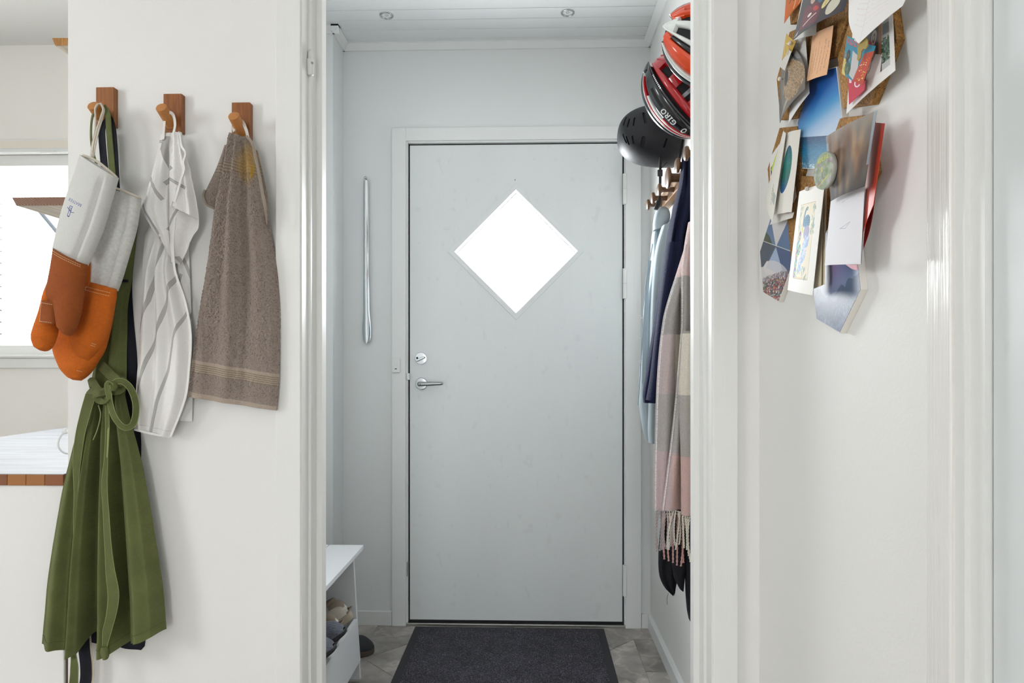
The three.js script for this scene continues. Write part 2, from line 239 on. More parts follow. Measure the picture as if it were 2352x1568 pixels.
{ const f = struct('floor_hall', box(-0.93, HX, -0.02, -0.0012, -2.8, -1.57), M.grout, 'grey slate tile floor of the entrance hall');
  const clip = (poly, nx, nd, c) => { const out = []; for (let i = 0; i < poly.length; i++) { const a = poly[i], b = poly[(i + 1) % poly.length], sa = a[0] * nx + a[1] * nd - c, sb = b[0] * nx + b[1] * nd - c; if (sa <= 0) out.push(a); if ((sa < 0 && sb > 0) || (sa > 0 && sb < 0)) { const t = sa / (sa - sb); out.push([lerp(a[0], b[0], t), lerp(a[1], b[1], t)]); } } return out; };
  const inset = (poly, k) => { const cx = poly.reduce((s, p) => s + p[0], 0) / poly.length, cd = poly.reduce((s, p) => s + p[1], 0) / poly.length; return poly.map(([x, d]) => { const l = Math.hypot(x - cx, d - cd) || 1; return [x - (x - cx) / l * k * 1.3, d - (d - cd) / l * k * 1.3]; }); };
  const area = (p) => { let s = 0; for (let i = 0; i < p.length; i++) { const a = p[i], b = p[(i + 1) % p.length]; s += a[0] * b[1] - b[0] * a[1]; } return s / 2; };
  const r = rng(5); let lay = (poly) => { if (poly.length < 3 || Math.abs(area(poly)) < 0.0006) return; let q = inset(poly, 0.0022); if (area(q) < 0) q = q.reverse(); const g = prismY(q, -0.004, r() * 0.0008, 0.001); const m = part(f, 'tile', g, M.slate[Math.floor(r() * 4)]); };
  const S = 0.4134;
  for (let i = -1; i < 8; i++) for (let j = -1; j < 8; j++) { // squares standing on their corners
    const p0 = 3.09 - i * S, m0 = -2.27 - j * S, pt = (p, m) => [(p + m) / 2, (p - m) / 2];
    let q = [pt(p0, m0), pt(p0 - S, m0), pt(p0 - S, m0 + S), pt(p0, m0 + S)];
    q = clip(q, 1, 0, 0.41); q = clip(q, -1, 0, 0.84); q = clip(q, 0, 1, 2.68); q = clip(q, 0, -1, -1.57); lay(q);
  }
  for (let d = 1.57; d < 2.67; d += 0.2775) { lay([[0.41, d], [HX, d], [HX, d + 0.2775], [0.41, d + 0.2775]]); lay([[-0.93, d], [-0.84, d], [-0.84, d + 0.2775], [-0.93, d + 0.2775]]); }
  for (let x = -0.93; x < 0.49; x += 0.2855) lay([[x, 2.68], [x + 0.2855, 2.68], [x + 0.2855, 2.8], [x, 2.8]]);
}
// entrance hall: board ceiling, moulding, baseboards
{ const c = struct('ceiling_hall', box(-0.93, HX, 2.458, CE, -2.8, -1.57), M.boards, 'white board ceiling of the entrance hall');
  for (let k = -1; k < 16; k++) { const d1 = Math.min(2.753 - k * 0.0765, 2.8), d0 = Math.max(2.753 - (k + 1) * 0.0765, 1.57); if (d1 - d0 > 0.01) part(c, 'board', box(-0.93, HX, 2.45, 2.4595, -d1 + 0.0012, -d0 - 0.0012, 0.0028), M.boards); } }
const cove = [[0, 0], [0.008, 0], [0.03, 0.02], [0.03, 0.026], [0, 0.026]];
struct('trim_3', prismX(cove.map(([a, b]) => [2.8 - a, 2.424 + b]), -0.93, HX), M.trimHall, 'white ceiling moulding');
struct('trim_4', prismZ(cove.map(([a, b]) => [HX - a, 2.424 + b]), 1.57, 2.8), M.trimHall, 'white ceiling moulding');
struct('trim_5', join([prismZ(cove.map(([a, b]) => [-0.795 + a, 2.424 + b]), 2.62, 2.8), prismX(cove.map(([a, b]) => [2.65 - a, 2.424 + b]), -0.93, -0.765)]), M.trimHall, 'white ceiling moulding');
struct('baseboard_right', prismZ([[HX, 0], [HX - 0.012, 0], [HX - 0.012, 0.052], [HX - 0.004, 0.064], [HX, 0.064]], 1.572, 2.8), M.trimHall, 'white baseboard');
struct('baseboard_back', join([box(-0.795, -0.587, 0, 0.06, -2.8, -2.789, 0.002), box(0.46, HX - 0.011, 0, 0.06, -2.8, -2.789, 0.002)]), M.trimHall, 'white baseboard');
struct('baseboard_left', join([box(-0.93, -0.919, 0, 0.06, -2.65, -1.572, 0.002)]), M.trimHall, 'white baseboard');

// ---------------------------------------------------------------- front door
struct('trim_6', join([box(-0.5857, -0.5268, 0, 2.094, -2.8, -2.785, 0.002), box(0.393, 0.4578, 0, 2.094, -2.8, -2.785, 0.002), box(-0.5268, 0.393, 2.04, 2.094, -2.8, -2.7851, 0.002)]), M.trimHall, 'white front door casing');
struct('trim_7', join([box(-0.5355, -0.5195, 0, 2.046, -2.9, -2.794, 0.002), box(0.389, 0.4055, 0, 2.046, -2.9, -2.794, 0.002), box(-0.5195, 0.389, 2.0325, 2.056, -2.9, -2.794, 0.002)]), M.trimHall, 'white front door frame');
struct('trim_8', join([box(-0.5197, -0.5135, 0.012, 2.033, -2.9, -2.815), box(0.3828, 0.3892, 0.012, 2.033, -2.9, -2.815), box(-0.5197, 0.3892, 2.026, 2.0326, -2.9, -2.815), box(-0.5197, 0.3892, 0.006, 0.022, -2.9, -2.812)]), M.seal, 'black rubber door seal');
{ const th = struct('trim_9', box(-0.54, 0.41, -0.004, 0.012, -2.9, -2.788, 0.003), M.steelDull, 'worn metal door threshold'); }
const dc = [-0.0642,1.5759,-2.805];  // centre of the diamond window
{ const d = struct('door_1', plateZ([[-0.5135, 0.021], [0.3828, 0.021], [0.3828, 2.026], [-0.5135, 2.026]], -2.855, -2.805, 0.0015, [[[dc[0], dc[1] - 0.262], [dc[0] - 0.262, dc[1]], [dc[0], dc[1] + 0.262], [dc[0] + 0.262, dc[1]]]]), M.doorPaint, 'white front door with a diamond window');
  const dia = (h) => [[dc[0], dc[1] - h], [dc[0] + h, dc[1]], [dc[0], dc[1] + h], [dc[0] - h, dc[1]]], hole = (h) => [dia(h).reverse()];
  part(d, 'window_trim', plateZ(dia(0.288), -2.805, -2.8025, 0.0008, hole(0.259)), M.doorPaint, 'flat diamond trim');
  part(d, 'glazing_bead', plateZ(dia(0.2615), -2.828, -2.812, 0.002, hole(0.2505)), M.plastic, 'white glazing bead');
  part(d, 'gasket', plateZ(dia(0.2508), -2.832, -2.8215, 0.0004, hole(0.2462)), std({ color: '#6d7478', roughness: 0.7 }), 'grey glazing gasket');
  part(d, 'pane', plateZ(dia(0.262), -2.84, -2.836), M.glass, 'diamond glass pane');
  part(d, 'nail', lathe([[0.003, 0], [0.0028, 0.0015], [0, 0.002]], [-0.0678,1.8767,-2.805], [0, 0, 1], 10), M.steelDull);
  // three hinges
  for (const [y0, y1] of [[400, 470], [617, 686], [1296, 1367]]) { const a = [0.3893,1.8946,-2.797], ys = [y0, y1].map((y) => 1.112 + (830 - y) / 1530 * 2.785), mid = (ys[0] + ys[1]) / 2;
    const h = part(d, 'hinge', lathe([[0, ys[1] - mid], [0.0085, ys[1] - mid], [0.0095, ys[1] - mid + 0.001], [0.0095, -0.0008], [0.0085, 0]], [a[0] + 0.002, mid, -2.79], [0, 1, 0], 20), M.plastic, 'white hinge barrel');
    part(h, 'knuckle', lathe([[0.0085, 0.0004], [0.0095, 0.0012], [0.0095, ys[0] - mid - 0.001], [0.0085, ys[0] - mid], [0, ys[0] - mid]], [a[0] + 0.002, mid, -2.79], [0, 1, 0], 20), M.plastic); }
  // lock with turn piece
  const lk = [-0.4657,1.1249,-2.805], L = part(d, 'lock', lathe([[0, 0.006], [0.0235, 0.006], [0.0255, 0.004], [0.026, 0]], lk, [0, 0, 1], 40), M.chrome, 'round chrome lock plate');
  for (const [dx, dy] of [[-0.0155, 0.002], [0.0155, 0.003]]) part(L, 'screw', lathe([[0.0045, 0], [0.004, 0.0018], [0, 0.002]], [lk[0] + dx, lk[1] + dy, lk[2] + 0.006], [0, 0, 1], 14), M.black);
  part(L, 'turn_knob', box(-0.021, 0.018, -0.0055, 0.0055, 0, 0.017, 0.004).applyMatrix4(new THREE.Matrix4().makeRotationZ(0.42)).translate(lk[0] + 0.001, lk[1] - 0.002, lk[2] + 0.008), M.chrome);
  // lever handle
  const hp = [-0.4638,1.0181,-2.805], H = part(d, 'handle', lathe([[0, 0.007], [0.023, 0.007], [0.0255, 0.005], [0.026, 0]], hp, [0, 0, 1], 40), M.steel, 'round steel rose with lever');
  part(H, 'lever', join([cyl(0.0095, 0.009, [hp[0], hp[1], hp[2]], [hp[0], hp[1], hp[2] + 0.05], 20),
    pillow([0, 0.12, 0.4, 0.7, 0.92, 0.985, 1].map((k, i) => { const w = [0.009, 0.0095, 0.009, 0.0078, 0.0068, 0.005, 0.0012][i], x = hp[0] - 0.002 + 0.1 * k, y = hp[1] + 0.003 * k, z = hp[2] + 0.05 - 0.001 * k; return [[x, y + w, z], [x, y - w, z]]; }), { front: 0.0065, back: 0.0065, nv: 40, ns: 24, pow: 1, h: knots([[0, 1], [0.9, 0.9], [1, 0.15]]) }),
    new THREE.SphereGeometry(0.0098, 20, 14).translate(hp[0], hp[1], hp[2] + 0.049)]), M.lever, 'steel lever');
  // latch plates on the frame
  part(d, 'latch', box(-0.5255, -0.512, 0, 0.028, -2.803, -2.792, 0.001).translate(0, [-0.5202,1.0348,-2.8][1], 0), M.steel, 'steel latch');
  part(d, 'seal_plate', box(-0.524, -0.52, 0, 0.06, -2.797, -2.7935).translate(0, [-0.5239,0.2071,-2.8][1], 0), M.steelDull); }
// light switch on the casing
{ const p = [-0.5671,1.0955,-2.785], t = thing('light_switch', 'small white rocker switch on the front door casing', 'switch', p);
  part(t, 'plate', box(-0.0175, 0.0175, -0.03, 0.03, 0, 0.008, 0.003), M.plastic);
  part(t, 'rocker', box(-0.0042, 0.0042, -0.012, 0.013, 0.007, 0.0105, 0.001), M.plastic);
  part(t, 'slot', box(-0.0042, 0.0042, -0.016, -0.0125, 0.0075, 0.0086), M.seal); }
// shoehorn hanging on the back wall
{ const p = [-0.6955,1.8739,-2.79], t = thing('shoehorn', 'long shiny metal shoehorn hanging beside the front door', 'shoehorn', p), L = 0.685;
  const wf = knots([[0, 0.02], [0.04, 0.021], [0.5, 0.021], [0.78, 0.026], [0.93, 0.037], [0.985, 0.034], [1, 0.02]]);
  const at = (u, v) => { const w = wf(v), s = u * 2 - 1; return [s * w / 2 + 0.004 * v, -v * L, 0.012 - 0.006 * s * s * (v > 0.6 ? 1 + 2 * (v - 0.6) : 1) + 0.006 * Math.sin(v * 2.6)]; };
  part(t, 'blade', shell(10, 60, at, undefined, 0.0012), M.chrome, 'curved steel blade');
  part(t, 'nail', cyl(0.0022, 0.0022, [0, 0.004, -0.009], [0, 0.007, 0.014], 10), M.steelDull);
  part(t, 'loop', tube([[-0.005, 0.002, 0.012], [-0.004, 0.012, 0.012], [0, 0.015, 0.012], [0.004, 0.012, 0.012], [0.005, 0.002, 0.012]], 0.0012, 16, 6), M.steelDull); }
// two recessed spots
for (const [p, lab] of [[[-0.5585,2.4685,-2.56], 'recessed chrome spotlight nearer the left wall of the hall'], [[0.1402,2.4646,-2.56], 'recessed chrome spotlight nearer the coat rack in the hall']]) {
  const t = thing('ceiling_spotlight', lab, 'spotlight', [p[0], 2.45, p[2]], 'recessed hall spotlights');
  part(t, 'ring', lathe([[0.0265, 0], [0.0268, -0.002], [0.025, -0.0042], [0.021, -0.004], [0.0195, -0.001], [0.018, 0.006]], [0, 0, 0], [0, 1, 0], 40), M.steel, 'chrome ring');
  part(t, 'lens', lathe([[0, 0.0005], [0.006, -0.0005], [0.018, 0.003], [0.0185, 0.006]], [0, 0, 0], [0, 1, 0], 32), std({ color: '#c9cccb', roughness: 0.15, metalness: 0.6 }), 'frosted lamp face'); }

// ---------------------------------------------------------------- door in the right wall, nearest to the camera
struct('trim_10', join([box(HX - 0.011, HX, 0, 2.06, -0.836, -0.789, 0.0025)]), std({ color: '#ebe9e4', roughness: 0.2, bumpMap: reps(brushBump, 9, 0.9), bumpScale: 0.0011 }), 'glossy white brush-painted door casing');
struct('trim_11', join([prismY([[0.4925, 0.79], [0.4925, 0.7714], [0.4983, 0.7714], [0.4983, 0.7466], [0.5058, 0.7466], [0.55, 0.7466], [0.55, 0.79]], 0, 2.06, 0.001), box(0.4985, 0.55, 0, 2.06, 0.06, 0.11), box(0.4985, 0.55, 2.0, 2.06, -0.789, 0.11)]), M.trim, 'white stepped door jamb');
{ const d = struct('door_2', box(0.5058, 0.546, 0.006, 2.0, -0.745, 0.06, 0.002), M.doorPaint, 'white closed door at the right edge');
  part(d, 'handle', join([lathe([[0, 0.008], [0.024, 0.007], [0.026, 0]], [0.5058, 1.0, 0.0], [-1, 0, 0], 30), cyl(0.009, 0.009, [0.5058, 1.0, 0.0], [0.455, 1.0, 0.0], 16), cyl(0.009, 0.008, [0.458, 1.0, 0.0], [0.458, 1.0, -0.11], 16)]), M.steel); }

// ---------------------------------------------------------------- kitchen seen past the end of the wall
{ const w = struct('window_1', join([box(wx0, wx1, 1.135, 1.182, -2.88, -2.815, 0.004), box(wx0, wx1, 1.957, 2.005, -2.88, -2.815, 0.004), box(wx0, wx0 + 0.05, 1.182, 1.957, -2.88, -2.815, 0.004), box(wx1 - 0.05, wx1, 1.182, 1.957, -2.88, -2.815, 0.004)]), M.trim, 'white kitchen window frame');
  part(w, 'pane', box(wx0 + 0.05, wx1 - 0.05, 1.182, 1.957, -2.856, -2.85), M.glass);
  part(w, 'sill', box(wx0 - 0.05, wx1 + 0.05, 1.127, 1.14, -2.82, -2.755, 0.004), M.trim, 'white window sill');
  part(w, 'casing', join([box(wx0 - 0.06, wx1 + 0.06, 1.084, 1.127, -2.8, -2.775, 0.003), box(wx0 - 0.06, wx0, 1.127, 2.0, -2.8, -2.775, 0.003), box(wx1, wx1 + 0.06, 1.127, 2.0, -2.8, -2.775, 0.003), box(wx0 - 0.06, wx1 + 0.06, 2.0, 2.062, -2.8, -2.782, 0.003)]), M.trim); }
{ const t = thing('roller_blind', 'rolled-up white blind above the kitchen window', 'blind', [-2.1, 2.0, -2.77]);
  part(t, 'fabric', box(-0.8, 0.8, 0.016, 0.052, -0.012, -0.004), std({ color: '#ece5d8', roughness: 0.8 }));
  part(t, 'bottom_rail', box(-0.8, 0.8, 0, 0.0175, -0.018, 0.004, 0.004), M.plastic, 'white bottom rail');
  part(t, 'pull', box(0.02, 0.09, -0.004, 0.006, -0.004, 0.008, 0.002), M.plastic); }
// neighbouring house outside the window: lapped white boards
{ const t = thing('neighbour_house', 'white lapped boards of a house outside the kitchen window', 'house', [-4.78, 0, -6.0]); t.rotation.y = Math.atan2(-0.99, 0.396);
  const bm = std({ color: '#f1f1ec', roughness: 0.8 }), gm = std({ color: '#60665c', roughness: 0.9 });
  part(t, 'wall', box(0.06, 3.0, 0, 4.2, 0.06, 0.16), gm);
  for (let k = 0; k < 38; k++) part(t, 'board', ext([[0, 0], [0.028, 0], [0.016, 0.092], [0, 0.092]], 3.0, [0, 0.2 + k * 0.106, 0.05], [0, 0, -1], [0, 1, 0], [1, 0, 0]), bm);
  part(t, 'corner_post', box(-0.06, 0.0, 0, 4.2, 0.03, 0.12), bm); }
solo('washing_line_pole', cyl(0.012, 0.012, [-3.1609,2.0764,-4.2], [-1.404,-0.0128,-4.2], 12), std({ color: '#232c34', roughness: 0.5 }), 'slanting blue-grey pole outside the kitchen window', 'pole');
// worktop and cabinet
const paleStreaks = tex(256, 256, (x, y) => { const n = fbm(x * 4, y * 60, 4, 60, 121, 3), m = fbm(x * 2, y * 14, 2, 14, 131, 3); const k = 172 + 30 * n * m * 2 - (n > 0.66 ? 20 * (n - 0.66) * 6 : 0); return [k * 0.965, k * 0.98, k * 1.01]; });  // pale bluish white with fine streaks, for the worktop's top
{ const t = thing('worktop', 'butcher-block worktop with a pale limed top by the kitchen window', 'worktop', [-1.406, 0.835, -1.457]);
  const endTex = [[[120, 68, 32], [160, 98, 48], 201, 7], [[132, 78, 36], [172, 110, 54], 205, 10], [[108, 62, 32], [146, 88, 46], 211, 8], [[140, 86, 38], [180, 118, 56], 217, 12]].map(([a, b, s, k]) => std({ map: reps(tex(128, 128, (x, y) => { const cx = x - 0.3 + 0.5 * hash2(s, 1, 2), cy = y - 1.5, r = Math.hypot(cx, cy) * k * 2 + fbm(x * 4, y * 4, 4, 4, s, 3); const g = 0.5 + 0.5 * Math.sin(r * 6.283); return a.map((c, i) => lerp(c, b[i], 0.6 * g + 0.4 * hash2(Math.floor(x * 128), Math.floor(y * 128), s))); }), 24, 38), roughness: 0.5 }));
  for (let i = 0; i < 17; i++) wpart(t, 'stave', box(-1.0435 - (i + 1) * 0.04275 + 0.0002, -1.0435 - i * 0.04275 - 0.0002, 0.835, 0.8595, -2.8, -1.457, 0.0015), endTex[(i * 3 + (i >> 1)) % 4]);
  wpart(t, 'top_surface', box(-1.77, -1.0435, 0.8595, 0.861, -2.8, -1.4575), std({ map: reps(paleStreaks, 2.2, 2.6), roughness: 0.5, bumpMap: reps(paleStreaks, 2.2, 2.6), bumpScale: 0.0006 }), 'white limed top'); }
{ const t = thing('base_cabinet', 'white kitchen cabinet under the worktop', 'cabinet', [-1.41, 0, -1.47]);
  wpart(t, 'body', box(-1.75, -1.0475, 0.0, 0.8345, -2.79, -1.474, 0.002), M.wall);
  wpart(t, 'end_panel', box(-1.77, -1.0475, 0.0, 0.8345, -1.474, -1.464, 0.002), M.wall, 'white end panel');
  wpart(t, 'edge_strip', box(-1.0468, -1.0428, 0.0, 0.8345, -1.49, -1.471), std({ color: '#5d4a40', roughness: 0.6 }), 'brown strip in the joint'); }
{ const y = 0.951, t = thing('towel_ring', 'small white ring on a knob above the worktop', 'towel ring', [-1.042, y, -1.509]);
  part(t, 'stem', cyl(0.004, 0.004, [0, 0, 0], [-0.034, 0, 0], 12), M.plastic);
  part(t, 'knob', new THREE.SphereGeometry(0.0068, 20, 14).translate(-0.034, 0, 0), M.plastic);
  part(t, 'ring', new THREE.TorusGeometry(0.026, 0.0021, 10, 48).rotateY(1.2).translate(-0.034, -0.0275, -0.014), M.plastic, 'thin white ring'); }
// two shelves on the far side of the wall
{ const rings = tex(256, 128, (x, y) => { const r = Math.hypot((x - 0.95) * 2.2, (y - 1.35) * 0.8) * 15 + 0.35 * fbm(x * 5, y * 5, 5, 5, 33, 3), g = Math.pow(0.5 + 0.5 * Math.sin(r * 6.283), 1.6); return [lerp(146, 84, g), lerp(104, 52, g), lerp(72, 36, g)]; });
  const rm = std({ map: rings, roughness: 0.5 }); rings.repeat.set(4, 45); rings.offset.set(0.16, 0.4);
  const under = std({ map: reps(woodTex([170, 150, 124], [206, 190, 166], 51, 5, 1), 5, 1.4), roughness: 0.55 });
  const t = thing('wall_shelf', 'dark end-grain shelf in front of the kitchen window', 'shelf', [-1.042, 1.498, -1.9]);
  wpart(t, 'board', ext([[-1.279, 1.499], [-1.043, 1.499], [-1.043, 1.52], [-1.29, 1.52]], 0.62, [0, 0, -2.24], [1, 0, 0], [0, 1, 0], [0, 0, 1], 0.0015), under);
  wpart(t, 'end_face', ext([[-1.2785, 1.4995], [-1.043, 1.4995], [-1.043, 1.5195], [-1.2893, 1.5195]], 0.003, [0, 0, -1.621], [1, 0, 0], [0, 1, 0], [0, 0, 1]), rm, 'dark end grain');
  wpart(t, 'bracket', join([box(-1.12, -1.043, 1.46, 1.499, -1.80, -1.735, 0.004), box(-1.1, -1.043, 1.52, 1.528, -1.75, -1.64, 0.002)]), std({ color: '#574b47', roughness: 0.5 }), 'dark bracket');
  const u = thing('wall_shelf', 'high light-brown shelf near the kitchen ceiling', 'shelf', [-1.042, 1.894, -1.9]);
  wpart(u, 'board', ext([[-1.18, 1.895], [-1.043, 1.895], [-1.043, 1.914], [-1.188, 1.914]], 0.62, [0, 0, -2.24], [1, 0, 0], [0, 1, 0], [0, 0, 1], 0.0015), under);
  wpart(u, 'end_face', ext([[-1.1795, 1.8955], [-1.043, 1.8955], [-1.043, 1.9135], [-1.1873, 1.9135]], 0.003, [0, 0, -1.621], [1, 0, 0], [0, 1, 0], [0, 0, 1]), std({ map: reps(woodTex([150, 100, 44], [196, 144, 74], 57, 8, 1), 9, 6), roughness: 0.5 }), 'striped end grain'); }

// ---------------------------------------------------------------- three wooden pegs
const pegs = [
  [[-0.9677,1.7219,-1.454], [-0.9273,1.6344,-1.454], [-0.948,1.6443,-1.454], M.walnut, 'leftmost walnut peg, holding the oven mitts and aprons'],
  [[-0.8153,1.7056,-1.454], [-0.7742,1.6193,-1.454], [-0.7977,1.6388,-1.454], M.walnut2, 'middle walnut peg, holding the striped tea towel'],
  [[-0.6618,1.6846,-1.454], [-0.6209,1.5986,-1.454], [-0.6394,1.6189,-1.454], M.walnut2, 'right walnut peg, holding the brown terry towel']];
for (const [a, b, c, m, label] of pegs) {
  const t = thing('wall_peg', label, 'peg', [(a[0] + b[0]) / 2, (a[1] + b[1]) / 2, -1.47], 'walnut wall pegs');
  wpart(t, 'block', box(a[0], b[0], b[1], a[1], -1.47, -1.454, 0.0012), m, 'square-edged block');
  const n = [0, Math.sin(0.5), Math.cos(0.5)], e = (k) => [c[0] + n[0] * k, c[1] + n[1] * k, c[2] + n[2] * k];
  wpart(t, 'dowel', lathe([[0, 0.0455], [0.0108, 0.0455], [0.0122, 0.044], [0.0122, -0.004]], c, n, 32), M.dowel, 'round tilted dowel');
}

// ---------------------------------------------------------------- brown terry towel
const terryBump = tex(512, 512, (x, y) => { const a = hash2(Math.floor(x * 512), Math.floor(y * 512), 7), n = fbm(x * 90, y * 90, 90, 90, 141, 2); return 255 * clamp(0.75 * n + 0.25 * a); }, false);
{ const px = (x) => (x - 420) / 225 * 512, py = (y) => (y - 295) / 655 * 1024;
  const map = print(512, 1024, (g) => {
    g.fillStyle = '#a2938a'; g.fillRect(0, 0, 512, 1024); const r = rng(8);
    for (let i = 0; i < 26000; i++) { const k = r(); g.strokeStyle = k < 0.5 ? `rgba(92,78,68,${0.25 + r() * 0.3})` : `rgba(196,180,164,${0.2 + r() * 0.3})`; g.lineWidth = 1 + r(); const x = r() * 512, y = r() * 1024, a = r() * 6.28; g.beginPath(); g.moveTo(x, y); g.lineTo(x + Math.cos(a) * 4, y + 2 + Math.sin(a) * 4); g.stroke(); }
    const band = (y0, y1, s, c) => { g.fillStyle = c; g.beginPath(); g.moveTo(0, py(y0)); g.lineTo(512, py(y0 + s)); g.lineTo(512, py(y1 + s)); g.lineTo(0, py(y1)); g.fill(); };
    band(362, 388, 22, '#a8988a'); for (let k = 0; k < 4; k++) band(364 + k * 7, 366.5 + k * 7, 22, '#8b7a6d');
    band(822, 850, 38, '#bfae9f'); for (let k = 0; k < 5; k++) band(830 + k * 4.6, 831.7 + k * 4.6, 38, '#93836f');
    band(897, 960, 38, '#bfae9f'); band(295, 312, 14, '#a99a90');
    const gr = g.createRadialGradient(px(575), py(378), 4, px(575), py(378), 85); gr.addColorStop(0, 'rgba(214,160,58,0.62)'); gr.addColorStop(0.6, 'rgba(206,158,70,0.4)'); gr.addColorStop(1, 'rgba(200,160,80,0)');
    g.save(); g.translate(px(576), py(370)); g.scale(0.7, 1.05); g.translate(-px(576), -py(370)); g.fillStyle = gr; g.fillRect(0, 0, 512, 300); g.restore();
    g.fillStyle = 'rgba(196,150,28,0.6)'; g.beginPath(); g.ellipse(px(588), py(398), 7, 26, 0.15, 0, 7); g.fill();
  });
  const B0 = [-0.7638,0.9974,-1.44], B1 = [-0.5466,1.6208,-1.44], bx = [B0[0], B0[1], B1[0] - B0[0], B1[1] - B0[1]];
  const mat = phys({ map, bumpMap: reps(terryBump, 1.5, 4.2), bumpScale: 0.004, roughness: 0.95, sheen: 0.5, sheenColor: new THREE.Color('#cbbcae'), sheenRoughness: 0.6 });
  const hemMat = std({ color: '#a89a8c', roughness: 0.9, bumpMap: reps(plasterBump, 20, 20), bumpScale: 0.0006 });
  const t = thing('terry_towel', 'brown terry hand towel with a yellow stain near its top', 'towel', [-0.634,1.61,-1.42]);
  const fold = knots([[0, -0.6], [0.1, 0.1], [0.26, -0.25], [0.41, 1], [0.52, 0.15], [0.6, -0.45], [0.78, 0.4], [0.9, 0.1], [1, -0.8]]), amp = knots([[0, 0.006], [0.15, 0.018], [0.5, 0.022], [0.85, 0.012], [1, 0.008]]);
  wpart(t, 'body', cloth([[[-0.6586,1.6109,-1.43],[-0.6107,1.5962,-1.43]],[[-0.6644,1.5847,-1.428],[-0.6003,1.5699,-1.428]],[[-0.6706,1.5461,-1.425],[-0.5914,1.5312,-1.425]],[[-0.6802,1.4989,-1.425],[-0.5828,1.4869,-1.425]],[[-0.6897,1.4537,-1.425],[-0.5771,1.4416,-1.425]],[[-0.7037,1.3974,-1.436],[-0.5729,1.3872,-1.436]],[[-0.7153,1.3214,-1.436],[-0.5605,1.3112,-1.436]],[[-0.7288,1.2357,-1.436],[-0.5537,1.2258,-1.436]],[[-0.7419,1.1406,-1.437],[-0.5532,1.1291,-1.437]],[[-0.7511,1.0739,-1.438],[-0.5545,1.0626,-1.438]],[[-0.757,1.0346,-1.44],[-0.5591,1.0045,-1.44]]], { nu: 170, nv: 420, th: 0.006, box: bx, z: (u, v) => fold(u + 0.02 * Math.sin(v * 5)) * amp(v) + 0.005 * (fbm(u * 60, v * 190, 256, 256, 3, 2) - 0.5) * (v > 0.955 || (v > 0.83 && v < 0.88) || (v > 0.1 && v < 0.14) ? 0.2 : 1) }), mat, 'terry pile with ribbed bands');
  wpart(t, 'side_fold', join([cloth([[[-0.6737,1.5888,-1.446],[-0.664,1.581,-1.446]],[[-0.6921,1.5382,-1.446],[-0.6698,1.5332,-1.446]],[[-0.7125,1.4952,-1.446],[-0.6776,1.4892,-1.446]],[[-0.7203,1.478,-1.446],[-0.6892,1.4625,-1.446]],[[-0.7135,1.4569,-1.446],[-0.6951,1.4472,-1.446]]], { nu: 30, nv: 50, th: 0.005, box: bx, z: (u, v) => 0.006 * Math.sin(u * 4) }), cloth([[[-0.6093,1.578,-1.438],[-0.5987,1.5731,-1.438]],[[-0.5949,1.5208,-1.438],[-0.5853,1.516,-1.438]],[[-0.5891,1.4827,-1.438],[-0.5766,1.4731,-1.438]],[[-0.5833,1.4447,-1.438],[-0.5747,1.437,-1.438]],[[-0.5785,1.4142,-1.438],[-0.5756,1.4094,-1.438]]], { nu: 16, nv: 40, th: 0.004, box: bx })]), mat, 'corner folded back');
  wpart(t, 'hem', join([ribbon([[-0.6132,1.5979,-1.418],[-0.5982,1.5795,-1.414],[-0.5916,1.5495,-1.414],[-0.583,1.5093,-1.414],[-0.5774,1.4765,-1.414],[-0.5708,1.4447,-1.414],[-0.5714,1.4096,-1.425]], knots([[0, 0.005], [0.8, 0.006], [1, 0.001]]), 0.003, [0.7, 0, 1], 50), ribbon([[-0.7144,1.488,-1.44],[-0.7183,1.4746,-1.44],[-0.7105,1.4555,-1.44],[-0.6941,1.4468,-1.44]], 0.004, 0.003, [0, 0, 1], 24)]), hemMat, 'pale woven hem');
  wpart(t, 'hanging_loop', join([ribbon([[-0.6461,1.6124,-1.432],[-0.6506,1.6266,-1.44],[-0.6402,1.6375,-1.436],[-0.6288,1.634,-1.432],[-0.6183,1.6133,-1.43],[-0.6154,1.5969,-1.432]], 0.0075, 0.0012, [-0.4, 0, 1], 40)]), std({ color: '#cfc8c0', roughness: 0.9 }), 'pale fabric loop'); }

